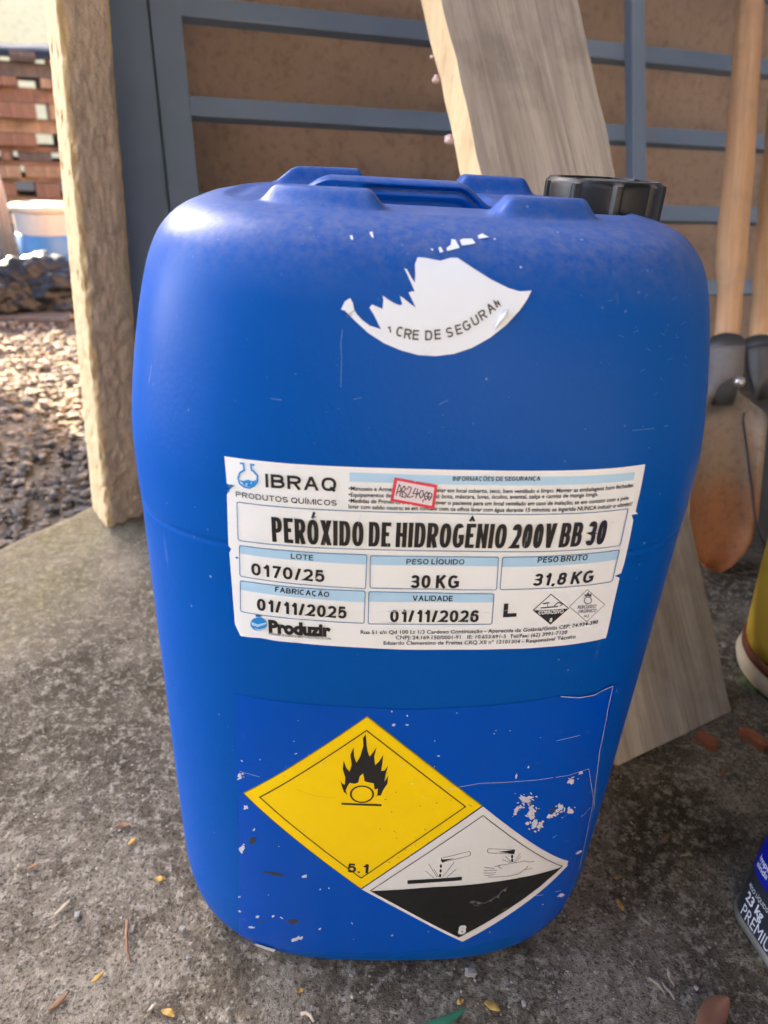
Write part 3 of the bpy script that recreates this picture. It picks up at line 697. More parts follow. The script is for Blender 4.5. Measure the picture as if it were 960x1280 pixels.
def product_label():
    out = [(281, 570), (806, 580), (794, 639), (797, 642), (789, 643), (791, 650), (780, 703), (776, 716), (768, 719.5), (774, 722), (757, 797), (500, 811.5), (372, 803), (345, 800.5), (326, 797), (312, 796), (301, 794.5), (294, 780), (291, 741), (287, 690), (289.5, 686), (286, 682), (284, 618), (288, 611), (291, 607), (284, 604)]
    bm = bmesh.new(); poly_bm(bm, C(out))
    def curl(x, z):
        p = Vector((x*60, z*60, 4)); return mm(.22)*noise.noise(p)+mm(1.3)*sm(.012, 0, (Vector((x, z))-cBL).length)*0
    cBL = to_can(300, 795)
    lab = wrap('product_label', bm, mm(.35), MAT['paper'], can, .005, curl)
    lab['label'] = 'white printed product label with torn edges'
    # pale blue header strips
    bm = bmesh.new()
    for q in ([(437, 590), (792.5, 589.5), (791, 599.5), (437, 601.2)], [(300, 680.5), (458.7, 692.5), (458, 705), (300.5, 691)], [(463, 693.5), (623, 695.3), (622, 707), (463, 705.3)],
              [(628, 695.3), (773.5, 686), (771, 698.3), (627, 708)], [(301, 724.5), (456.8, 738), (456, 752), (301, 736.2)], [(461, 738.3), (617.3, 741.3), (616.5, 752), (461, 751.3)]):
        bm = bmesh.new(); poly_bm(bm, C(q)); wrap('header_strip', bm, mm(.55), MAT['paleblue'], lab, .008, curl)
    for q in ([(296.8, 626.5), (784.4, 635), (774, 681), (298.5, 674.3)], [(300, 680.5), (458.7, 692.5), (457, 735), (300.6, 719)], [(463, 693.5), (623, 695.4), (620.2, 736.4), (462.5, 734)],
              [(628, 695.4), (773.3, 686), (764.6, 725.7), (624.5, 735.9)], [(301, 724.5), (456.7, 738), (455, 778), (301.2, 763.3)], [(461, 738.4), (617.3, 741.3), (614.4, 779.3), (460.2, 778.7)]):
        c = C(q); rc = []; bm = bmesh.new()
        for i in range(4):
            a, b, d = c[i], c[i-1], c[(i+1) % 4]
            for t in (0, .3, .7, 1):
                e0 = a+(b-a).normalized()*mm(1.2); e1 = a+(d-a).normalized()*mm(1.2); rc.append((e0.lerp(a, t)).lerp(a.lerp(e1, t), t))
        stroke_bm(bm, rc, mm(.38), True)
        wrap('box_rule', bm, mm(.75), MAT['lineblue'], lab, .008, curl, False)
    # black lettering
    bm = bmesh.new(); B, BB = .018, .035
    TS(bm, 'IBRAQ', 332.7, 608.3, 420.5, 613.5, 17, 0.2, 0.); TS(bm, 'PRODUTOS QUÍMICOS', 295.7, 620, 421, 631.3, 6.8, 0.16, 0.)
    TS(bm, 'INFORMAÇÕES DE SEGURANÇA', 565.7, 600.3, 674.7, 600, 5.6, 0.17, 0.)
    for s, a in (('•Manuseio e Armazenamento: Armazenar em local coberto, seco, bem ventilado e limpo. Manter as embalagens bem fechadas.', (435.7, 612.0, 790.8, 607.6)),
                 ('•Equipamentos de Proteção Individual: bota, máscara, luvas, óculos, avental, calça e camisa de manga longa.', (435.7, 619.8, 746.5, 618.9)),
                 ('•Medidas de Primeiros Socorros: remover o paciente para um local ventilado em caso de inalação; se em contato com a pele', (435.7, 627.3, 784.4, 623.6)),
                 ('lavar com sabão neutro; se em contato com os olhos lavar com água durante 15 minutos; se ingerido NUNCA induzir o vômito!', (435.7, 634.5, 788.5, 631))):
        T(bm, s, *a, 5.0, .016)
    TS(bm, 'PERÓXIDO DE HIDROGÊNIO 200V BB 30', 340.9, 676, 753.8, 679.2, 31, 0.155, 0., .17, .36)
    TS(bm, 'LOTE', 364, 697.3, 391.6, 699.6, 6.8, 0.16, 0.); TS(bm, '0170/25', 315, 717.3, 405.6, 726.8, 15, 0.2, 0.)
    TS(bm, 'PESO LÍQUIDO', 507.7, 704.3, 580, 704.6, 6.6, 0.17, 0.); TS(bm, '30 KG', 512.7, 734, 573, 734.4, 16.3, 0.2, 0.)
    TS(bm, 'PESO BRUTO', 671, 702.3, 733, 699, 6.8, 0.17, 0.); TS(bm, '31,8 KG', 664.8, 731.5, 739, 726.8, 15, 0.2, .08)
    TS(bm, 'FABRICAÇÃO', 344.4, 738.7, 411.5, 745.4, 6.6, 0.17, 0.); TS(bm, '01/11/2025', 322, 761.5, 433, 772.3, 15, 0.2, 0.)
    TS(bm, 'VALIDADE', 515.6, 750, 565.4, 750.3, 6.6, 0.17, 0.); TS(bm, '01/11/2026', 487.3, 776.4, 597.5, 776.6, 15, 0.2, 0.)
    TS(bm, 'L', 628.4, 770.7, 645, 769.7, 17, 0.26, 0.)
    T(bm, 'Produzir', 336.5, 788.5, 413.8, 794, 14, .06)
    T(bm, 'PROGRAMA DE DESENVOLVIMENTO INDUSTRIAL DE GOIÁS', 336.5, 792.3, 413.8, 798.4, 2.6, .01)
    T(bm, 'Rua 51 s/n Qd 100 Lt 1/3 Cardoso Continuação - Aparecida de Goiânia/Goiás CEP: 74.934-390', 450.8, 791.2, 746.2, 778.4, 4.5, .012)
    T(bm, 'CNPJ: 24.169.150/0001-91   IE: 10.653.691-5  Tel/Fax: (62) 3991-7120', 494.6, 798, 708, 791.3, 4.5, .012)
    T(bm, 'Eduardo Clementino de Freitas CRQ XII nº 12101304 - Responsável Técnico', 479.4, 804.9, 718.8, 796.6, 4.5, .012)
    wrap('lettering', bm, mm(.75), MAT['ink'], lab, .02, curl, False)
    # flask emblem
    bm = bmesh.new()
    stroke_bm(bm, C([(300.5, 578.5), (305, 579), (306, 587)]+circ(310.8, 597.2, 12.4, 12, 24, 245, -65)[:0]+[(300.6, 590.5), (298.4, 597), (300.5, 604), (306, 608), (312, 609.2), (318.5, 606.5), (322.6, 600.5), (322.4, 594), (317.3, 588.2), (315, 587), (314.2, 580), (319, 580.6)]), mm(.8))
    poly_bm(bm, C([(300.5, 599), (305, 600.5), (311, 598.8), (316, 601), (321.3, 599), (318, 605), (312, 607.5), (305.5, 606)]))
    wrap('flask_emblem', bm, mm(.75), MAT['logoblue'], lab, .02, curl, False); bm = bmesh.new(); poly_bm(bm, C(circ(324, 779, 10.5, 8.5, 20, 0, 360)))
    wrap('globe_emblem', bm, mm(.75), MAT['logoblue'], lab, .02, curl, False)
    bm = bmesh.new(); poly_bm(bm, C([(315, 776), (323, 779), (334, 776.5), (333, 779), (323, 782.5), (315.5, 780)])); poly_bm(bm, C([(317, 783), (325, 785.5), (333, 783), (326, 788)]))
    for x, y, r in ((304, 603, 1.2), (309, 604.5, 1.6), (315, 603, 1.1)): poly_bm(bm, C(circ(x, y, r, r, 8)))
    stuff(wrap('emblem_highlights', bm, mm(.95), MAT['paleblue'], lab, .02, curl, False))
    # small hazard pictograms
    bm = bmesh.new(); cx, cy = 688, 760.4
    dm = lambda cx, cy, w_, h_: [(cx, cy-h_), (cx+w_, cy-1.2), (cx-.5, cy+h_), (cx-w_, cy+1.2)]
    stroke_bm(bm, C(dm(cx, cy, 22, 18.7)), mm(.4), True); poly_bm(bm, C([(cx-21.5, cy+1.6), (cx+21.5, cy-.8), (cx-.5, cy+18.4)]))
    stroke_bm(bm, C([(675, 758.8), (697, 757)]), mm(.6)); stroke_bm(bm, C([(678, 753.5), (686, 752)]), mm(.7)); stroke_bm(bm, C([(692, 756), (697, 752), (703, 753.5), (699, 756.5)]), mm(.5)); stroke_bm(bm, C([(684, 754), (684, 757)]), mm(.35))
    wrap('corrosive_mark', bm, mm(.75), MAT['ink'], lab, .02, curl, False)
    bm = bmesh.new(); T(bm, 'CORROSIVO', 672, 766.7, 703, 764.8, 4.6, .02); T(bm, '8', 685.8, 776, 689, 775.8, 4.6, .02)
    wrap('corrosive_lettering', bm, mm(.95), MAT['paper'], lab, .02, curl, False)
    bm = bmesh.new(); cx, cy = 733, 757
    stroke_bm(bm, C(dm(cx, cy-1, 22, 20)), mm(.28), True); stroke_bm(bm, C(circ(734, 749.5, 4.6, 4.3, 18)), mm(.4), True)
    poly_bm(bm, C([(730.5, 745), (730, 741), (732, 742.5), (734.5, 738.3), (735.5, 742), (738.5, 740.8), (738, 745.5), (734.2, 744)]))
    T(bm, 'PERÓXIDO', 721, 760.2, 744, 758.4, 3.8, .015); T(bm, 'ORGÂNICO', 721.5, 765.4, 744, 763.8, 3.8, .015); T(bm, 'N.2', 729, 771, 735, 770.4, 3.2, .01)
    wrap('peroxide_mark', bm, mm(.75), MAT['greyink'], lab, .02, curl, False)
    # scrapes and a tear showing the can
    bm = bmesh.new()
    for (x, y, rx, ry, s) in ((289, 607, 5, 3.5, 1), (286, 613, 3, 2, 2), (393, 645, 3, 1.5, 3), (297, 696, 3, 1.6, 6), (324, 768.5, 5, 2, 7)): poly_bm(bm, C(jag(x, y, rx, ry, s)))
    stuff(wrap('tear', bm, mm(.8), MAT['lineblue'], lab, .02, curl, False))
    bm = bmesh.new()
    for k in range(16):
        x, y = rng.uniform(470, 720), rng.uniform(752, 778); stroke_bm(bm, C([(x, y), (x+rng.uniform(8, 26), y+rng.uniform(-3, 1))]), mm(rng.uniform(.08, .25)))
    for k in range(10):
        x, y = rng.uniform(340, 760), rng.uniform(640, 680); stroke_bm(bm, C([(x, y), (x+rng.uniform(-6, 6), y+rng.uniform(4, 14))]), mm(.12))
    stuff(wrap('scuff_marks', bm, mm(.95), MAT['scuff'], lab, .02, curl, False))
def jag(cx, cy, rx, ry, seed, n=14, amp=.55, rot=0):
    r_ = random.Random(seed); c, s = math.cos(rot), math.sin(rot); out = []
    for i in range(n):
        a = 2*math.pi*i/n; q = 1-amp*r_.random(); x, y = rx*q*math.cos(a), ry*q*math.sin(a); out.append((cx+x*c-y*s, cy+x*s+y*c))
    return out
product_label()

def price_tag():
    bm = bmesh.new(); poly_bm(bm, C([(493, 595.6), (517, 600), (518.5, 602), (520, 600.5), (546.5, 605.2), (542.7, 635), (515, 630), (513.5, 628.5), (512, 629.4), (487.9, 624.7)]))
    tg = wrap('price_tag', bm, mm(1.15), MAT['red'], can, .006); tg['label'] = 'red bordered price tag with handwritten price'
    bm = bmesh.new(); poly_bm(bm, C([(496.5, 599.5), (542.5, 608), (539.5, 630.5), (492, 622)]))
    wrap('tag_field', bm, mm(1.3), MAT['tagpaper'], tg, .006)
    bm = bmesh.new()
    for st in ([(495, 618), (497, 610), (499, 604), (501, 609), (499.5, 619)], [(497, 613), (501, 612)], [(503, 620), (502, 610), (505, 606), (507, 610), (503.5, 613), (508, 616), (506, 620), (501, 619)],
               [(508.5, 610), (511, 606.5), (514, 608), (512, 614), (508.5, 619.5), (514, 619.5), (517, 618)], [(519.5, 608), (516, 615), (521.5, 616), (523, 614)], [(522, 609), (519.5, 621)],
               [(526.5, 611), (523.5, 616), (525.5, 621), (529, 617), (528.5, 612), (526.5, 611)], [(529, 622.5), (528, 626)], [(533, 613), (530, 617), (531, 623), (534.5, 620.5), (535, 615), (533, 613)],
               [(537, 614), (534.5, 618), (536, 623.5), (539, 620), (539.5, 616), (537, 614), (534, 616)], [(531, 618.5), (539.5, 620)]):
        stroke_bm(bm, C(st), mm(.42))
    wrap('handwriting', bm, mm(1.45), MAT['ink'], tg, .02, None, False)
price_tag()

def seal():
    zz = lambda L: [(410+x/3.556, 280+y/3.556) for x, y in L]
    out = zz([(98, 330), (110, 350), (116, 380), (126, 398), (150, 425), (185, 452), (230, 466), (236, 468), (222, 440), (205, 405), (184, 372), (196, 358), (215, 366), (243, 378), (246, 340), (243, 318), (262, 332), (290, 350), (318, 362), (330, 358), (320, 320), (338, 332), (362, 352), (390, 372), (375, 340), (358, 305), (372, 300), (385, 300), (370, 265), (352, 225), (338, 198), (350, 202), (368, 235), (386, 262), (388, 222), (386, 180), (398, 150), (430, 152), (470, 160), (500, 165), (545, 152), (575, 152), (640, 195), (720, 245), (800, 285), (850, 300), (903, 297), (885, 335), (850, 385), (790, 450), (720, 505), (640, 550), (560, 577), (480, 587), (400, 582), (320, 560), (250, 530), (180, 485), (120, 430), (75, 385), (58, 380), (75, 345)])
    bm = bmesh.new(); poly_bm(bm, C(out)); f = lambda x, z: mm(.15)*noise.noise((x*90, z*90, 1))
    o = wrap('seal_sticker', bm, mm(.35), MAT['sealpaper'], can, .005, f); o['label'] = 'torn white round security seal sticker'
    bm = bmesh.new()
    for ch, x, y, a in (('C', 315, 500, 12), ('R', 352, 510, 8), ('E', 388, 515, 4), ('D', 447, 517, -1), ('E', 488, 513, -6), ('S', 543, 503, -12), ('E', 585, 490, -17), ('G', 622, 472, -23), ('U', 662, 448, -29), ('R', 697, 422, -34), ('A', 733, 392, -38)):
        px, py = 410+x/3.556, 280+y/3.556; wch = {'R': 9.2, 'C': 8.8, 'E': 7.8, 'D': 9, 'S': 8.4, 'G': 9.6, 'U': 9, 'A': 9.8}[ch]; c, s = math.cos(R(a)), math.sin(R(a))
        TS(bm, ch, px-c*wch/2, py-s*wch/2, px+c*wch/2, py+s*wch/2, 12.5, .17)
    stroke_bm(bm, C(zz([(266, 462), (274, 458), (278, 482)])), mm(.6)); stroke_bm(bm, C(zz([(752, 372), (738, 345), (762, 360), (752, 342)])), mm(.7))
    wrap('lettering', bm, mm(.6), MAT['ink'], o, .02, f, False)
    bm = bmesh.new()
    for L in ([(525, 110), (545, 95), (548, 70), (565, 72), (585, 108), (530, 122)], [(585, 75), (600, 68), (640, 68), (655, 88), (620, 95), (595, 98)], [(665, 55), (685, 45), (715, 62), (670, 68)], [(490, 108), (500, 103), (513, 125), (497, 130)], [(455, 112), (467, 112), (465, 122)], [(183, 40), (197, 36), (203, 66), (192, 58)], [(98, 55), (108, 53), (112, 74), (102, 70)], [(735, 66), (745, 68), (740, 75)], [(850, 190), (862, 192), (855, 199)]):
        poly_bm(bm, C(zz(L)))
    for L in ([(540, 98), (537, 213 - 100), (541, 120)],): pass
    stuff(wrap('torn_scraps', bm, mm(.35), MAT['sealpaper'], o, .005))
    bm = bmesh.new(); bmesh.ops.create_icosphere(bm, subdivisions=3, radius=1); q = to_can(*zz([(768, 425)])[0]); nn = fnormal(q.x, q.y)
    for v in bm.verts: c = v.co*(1+.3*noise.noise(v.co*3)); v.co = Vector((q.x, front(q.x, q.y), q.y))+Vector((c.x*.0012+c.z*.0022, 0, c.z*.0040))+nn*(mm(.4)+max(-.2, c.y*-1)*.0018)
    link('bubble', bm_mesh('bubble', bm, True), MAT['sealpaper'], o)
    bm = bmesh.new()
    for L in ([(80, 410), (102, 395), (118, 385)], [(85, 416), (108, 402)]): stroke_bm(bm, C(zz(L)), mm(.25))
    stuff(wrap('crease', bm, mm(.65), MAT['greyink'], o, .02, None, False))
seal()

def hazard():
    out = [(294, 866), (400, 881), (520, 886.5), (620, 881), (700, 869), (732, 869), (752, 862), (764, 855), (768, 858), (764, 880), (748, 940), (741, 985), (740, 1008), (736, 1030), (724, 1078), (716, 1100), (704, 1132), (690, 1152), (640, 1170), (560, 1186), (470, 1192), (400, 1190), (345, 1184), (302, 1172), (300, 1100), (297, 1000)]
    wrinkle = lambda x, z: mm(.12)*noise.noise((x*40, z*40, 2))+sm(.085, .118, x)*mm(.9)*abs(noise.noise((x*70, z*26, 5)))
    bm = bmesh.new(); poly_bm(bm, C(out)); o = wrap('hazard_sticker', bm, mm(.35), MAT['hazblue'], can, .004, wrinkle); o['label'] = 'glossy blue film sticker, scuffed and peeling at its right edge'
    bm = bmesh.new(); poly_bm(bm, C([(302, 1172), (322, 1177), (345, 1184), (341, 1189), (322, 1183), (306, 1181)]))
    wrap('curled_corner', bm, mm(1.4), MAT['scuff'], o, .005)
    bm = bmesh.new()
    for k, (x, y, rx, ry, rt, n_) in enumerate(((656, 998, 14, 9, .3, 1), (664, 1015, 8, 12, .2, 1), (668, 1028, 6, 14, .2, 1), (700, 1008, 9, 7, -.7, 1), (712, 1012, 8, 5, -.4, 1), (675, 1030, 5, 9, .3, 1), (690, 1018, 9, 3, -.4, 1), (645, 1012, 8, 4, -.7, 1), (725, 965, 5, 4, 0, 1), (660, 958, 5, 2, -.6, 1), (645, 969, 4, 3, -.8, 1),
                                               (714, 976, 5, 8, .3, 1), (722, 1064, 4, 4, 0, 1), (700, 1118, 4, 5, 0, 1), (303, 1060, 4.5, 10, .1, 1), (308, 1008, 4, 4, 0, 1), (300, 968, 4, 7, 0, 1), (381, 1094, 3.5, 6, 0, 1), (315, 1158, 6, 4, .5, 1), (372, 1172, 9, 3.5, -.2, 1), (352, 1146, 4, 2, 0, 1), (342, 1144, 3, 2, 0, 1), (322, 1145, 4, 3, 0, 1), (300, 1120, 1.6, 5, 0, 1), (300, 1138, 1.8, 5, 0, 1), (318, 1036, 2, 2, 0, 1), (492, 905, 3, 3, 0, 1), (509, 905, 2, 2, 0, 1), (548, 944, 3, 2, 0, 1), (370, 941, 1.6, 1.6, 0, 1), (303, 950, 2, 1.6, 0, 1), (545, 1142, 3, 1.5, 0, 1), (490, 1168, 5, 1.5, 0, 1), (440, 1153, 6, 1.4, .1, 1), (400, 1160, 2, 2, 0, 1))):
        big = rx*ry > 25
        for m_ in range(int(4+rx*ry*.16) if big else 2):
            u_, v_ = (rng.gauss(0, .42)*rx, rng.gauss(0, .42)*ry) if big else (0, 0); X_, Y_ = x+u_*math.cos(rt)-v_*math.sin(rt), y+u_*math.sin(rt)+v_*math.cos(rt); f_ = rng.uniform(.8, 2.6) if big else .6*min(rx, ry)+.4
            poly_bm(bm, C(jag(X_, Y_, f_*rng.uniform(1, 2), f_*rng.uniform(.5, .9), 100+k*31+m_, 11, .5, rt+rng.uniform(-.9, .9))))
        if big: poly_bm(bm, C(jag(x, y, rx*.62, ry*.55, 100+k, 16, .5, rt)))
    for k in range(60):
        x, y = rng.uniform(305, 735), rng.uniform(880, 1175)
        if x > 720-(y-880)*.1: continue
        poly_bm(bm, C(jag(x, y, rng.uniform(.5, 1.4), rng.uniform(.5, 1.4), 300+k, 7)))
    for L in ([(560, 985), (600, 978), (655, 975), (735, 960)], [(695, 925), (724, 918)], [(735, 960), (742, 1010), (738, 1012)], [(300, 963), (325, 970)], [(640, 1020), (655, 1005), (648, 995)], [(600, 1125), (640, 1118), (700, 1112)], [(690, 1046), (737, 1008)]): stroke_bm(bm, C(L), mm(.22))
    stuff(wrap('scuff_marks', bm, mm(.65), MAT['scuff'], o, .02, wrinkle, False))
    bm = bmesh.new()
    for k, (x, y, rx, ry, rt) in enumerate(((345, 1092, 22, 2.6, .2), (366, 1151, 9, 5, .2), (316, 1050, 5, 7, .2), (662, 1004, 5, 3, .2), (690, 1012, 5, 4, 0), (325, 1152, 4, 2, 0))): poly_bm(bm, C(jag(x, y, rx, ry, 500+k, 24, .7, rt)))
    stuff(wrap('dirt_smears', bm, mm(.55), MAT['scuffdark'], o, .02, wrinkle, False))
    # clear film lifted along the right edge
    bm = bmesh.new(); E1 = [(764, 856), (757, 892), (748, 938), (742, 985), (741, 1006)]
    stroke_bm(bm, C(E1), mm(.35)); stroke_bm(bm, C([(700, 869), (722, 870.5), (742, 867), (755, 860), (764, 855.5)]), mm(.45)); stroke_bm(bm, C([(741, 985), (738, 1010), (730, 1050), (722, 1085)]), mm(.25))
    stuff(wrap('film_edge', bm, mm(1.0), MAT['scuff'], o, .004, wrinkle))
    # oxidiser diamond
    Y4 = C([(459, 894), (603, 1006), (451, 1110), (304, 990)]); bm = bmesh.new(); poly_bm(bm, Y4); ctr = sum(Y4, Vector((0, 0)))/4
    yd = wrap('oxidiser_diamond', bm, mm(.6), MAT['yellow'], can, .005); yd['label'] = 'yellow hazard diamond with black flame over circle'
    bm = bmesh.new(); stroke_bm(bm, [ctr+(p-ctr)*.855 for p in Y4], mm(.75), True); stroke_bm(bm, [ctr+(p-ctr)*.995 for p in Y4], mm(.35), True)
    q = lambda L: [(280+x/3.368, 840+y/3.368) for x, y in L]
    wrap('border', bm, mm(.8), MAT['ink'], yd, .01, None, False)
    bm = bmesh.new()
    poly_bm(bm, C(q([(520, 512), (505, 500), (497, 478), (490, 452), (500, 466), (509, 470), (511, 440), (500, 405), (504, 368), (514, 398), (529, 415), (538, 385), (532, 345), (546, 312), (548, 350), (558, 378), (574, 350), (587, 305), (585, 275), (597, 257), (600, 300), (605, 330), (613, 352), (627, 335), (643, 311), (632, 350), (636, 388), (652, 373), (671, 344), (666, 385), (661, 412), (676, 410), (691, 389), (681, 425), (675, 458), (692, 432), (688, 465), (670, 492), (660, 515), (645, 516), (648, 486), (634, 490), (630, 464), (610, 461), (592, 455), (586, 421), (571, 436), (566, 460), (550, 466), (530, 462), (521, 474), (512, 494)])))
    stroke_bm(bm, C(q(circ(581, 510, 47, 34, 40))), mm(1.05), True); poly_bm(bm, C(q([(495, 546), (663, 552), (663, 560), (495, 554)])))
    wrap('flame', bm, mm(.8), MAT['ink'], yd, .02, None, False)
    bm = bmesh.new(); a, b = q([(518, 838), (606, 842)]); TS(bm, '5.1', *a, *b, 11, .19)
    wrap('number', bm, mm(.8), MAT['ink'], yd, .02, None, False)
    bm = bmesh.new()
    for k in range(34):
        x, y = rng.uniform(470, 590), rng.uniform(985, 1080)
        if abs(x-455)/150+abs(y-1000)/108 > .95: continue
        poly_bm(bm, C(jag(x, y, rng.uniform(.6, 2), rng.uniform(.5, 1.3), 700+k, 9)))
    stroke_bm(bm, C([(370, 985), (395, 994), (420, 996)]), mm(.15))
    stuff(wrap('scuff_marks', bm, mm(.8), plain('yellow_chip', (.35, .22, .05), .6), yd, .02, None, False))
    # corrosive diamond
    W4 = C([(603.5, 1007), (713, 1076), (578, 1176), (452, 1110.5)]); bm = bmesh.new(); poly_bm(bm, W4); ctr = sum(W4, Vector((0, 0)))/4
    wd = wrap('corrosive_diamond', bm, mm(.62), MAT['hazwhite'], can, .005); wd['label'] = 'white and black corrosive hazard diamond'
    z = lambda L: [(520+x/3.368, 840+y/3.368) for x, y in L]
    inn = C([(603.5, 1018), (702, 1081.5), (573.5, 1170), (463, 1112)])
    bm = bmesh.new(); stroke_bm(bm, inn, mm(.55), True)
    poly_bm(bm, C([(463, 1112.5), (500, 1110.5), (540, 1107.5), (575, 1105.5), (609, 1102), (650, 1095.5), (680, 1089), (702, 1082), (573.5, 1170)]))
    wrap('black_field', bm, mm(.82), MAT['hazblack'], wd, .01, None, False)
    bm = bmesh.new()
    poly_bm(bm, C(z([(-36, 872), (192, 857), (192, 872), (-36, 888)])))
    def tubeo(a, b, hw):
        d = Vector((b[0]-a[0], b[1]-a[1])).normalized(); n_ = Vector((-d.y, d.x)); a_, b_ = Vector(a), Vector(b); L = [a_+n_*hw, b_+n_*hw]
        L += [b_+n_*hw*math.cos(R(t))+d*hw*math.sin(R(t)) for t in (30, 60, 90, 120, 150)]; L += [b_-n_*hw, a_-n_*hw]; return [tuple(p) for p in L]
    stroke_bm(bm, C(z(tubeo((108, 788), (220, 760), 9))), mm(.35), True); poly_bm(bm, C(z([(103, 784), (130, 783), (160, 779), (108, 797)])))
    stroke_bm(bm, C(z(tubeo((412, 752), (308, 748), 9))), mm(.35), True); poly_bm(bm, C(z([(416, 742), (412, 762), (375, 756), (345, 752), (385, 748)])))
    for x, y in ((104, 812), (103, 832), (101, 852), (403, 772), (403, 788)): poly_bm(bm, C(z(circ(x, y, 5, 8, 8))))
    for a, b in (((88, 858), (52, 802)), ((75, 862), (38, 832)), ((112, 858), (160, 795)), ((128, 860), (168, 826)), ((95, 858), (75, 825)), ((395, 798), (362, 785)), ((398, 796), (375, 770)), ((410, 796), (438, 758)), ((414, 797), (440, 772))): stroke_bm(bm, C(z([a, b])), mm(.3))
    for L in ([(286, 818), (330, 822)], [(283, 830), (340, 830)], [(283, 842), (335, 840)], [(286, 852), (330, 848)], [(330, 815), (352, 808), (380, 806), (395, 800), (420, 798), (455, 790), (475, 795), (495, 792)], [(300, 858), (340, 858), (390, 854), (430, 845), (455, 828), (470, 812)], [(455, 828), (488, 822)], [(352, 808), (345, 816), (362, 822)]): stroke_bm(bm, C(z(L)), mm(.38))
    wrap('pictogram', bm, mm(.82), MAT['ink'], wd, .02, None, False)
    bm = bmesh.new(); a, b = z([(174, 1099), (207, 1097)]); TS(bm, '8', *a, *b, 11, .22); wrap('number', bm, mm(1.0), MAT['hazwhite'], wd, .02, None, False)
    bm = bmesh.new()
    for L in ([(225, 965), (250, 960), (285, 968), (320, 950), (345, 935), (360, 915), (385, 900)], [(240, 975), (265, 978)], [(355, 1000), (385, 985)]):
        stroke_bm(bm, C(z(L)), mm(.5))
    for k, (x, y, rx, ry) in enumerate(((237, 962, 14, 12), (262, 968, 16, 7), (345, 942, 10, 6), (372, 912, 9, 7), (312, 958, 12, 5), (370, 992, 12, 5))): poly_bm(bm, C(z(jag(x, y, rx, ry, 900+k, 14, .8))))
    stuff(wrap('scuff_marks', bm, mm(1.0), plain('grey_scrape', (.13, .125, .115), .6), wd, .02, None, False))
hazard()
def can_scratches():
    bm = bmesh.new()
    for L in ([(428, 412), (426, 430), (427, 450), (426, 484)], [(790, 538), (812, 536), (835, 532)], [(207, 628), (245, 634)], [(190, 455), (186, 480)], [(338, 498), (352, 500)], [(442, 499), (452, 497)], [(548, 506), (560, 500)], [(770, 862), (772, 866)], [(764, 733), (763, 737)]): stroke_bm(bm, C(L), mm(.16))
    for k in range(70):
        x, y = rng.uniform(220, 830), rng.uniform(290, 560)
        if (x-545)**2+(y-380)**2 < 130**2: continue
        poly_bm(bm, C(jag(x, y, rng.uniform(.3, .9), rng.uniform(.3, .9), 1500+k, 6)))
    for k in range(22):
        x = rng.gauss(830, 22); y = rng.gauss(410, 40); 
        if x > 866 or x < 700: continue
        stroke_bm(bm, C([(x, y), (x+rng.uniform(-7, 7), y+rng.uniform(1, 5))]), mm(.08))
    stuff(wrap('scratches', bm, mm(.12), plain('pale_scratch', (.16, .27, .52), .6), can, .02, None, False))
can_scratches()

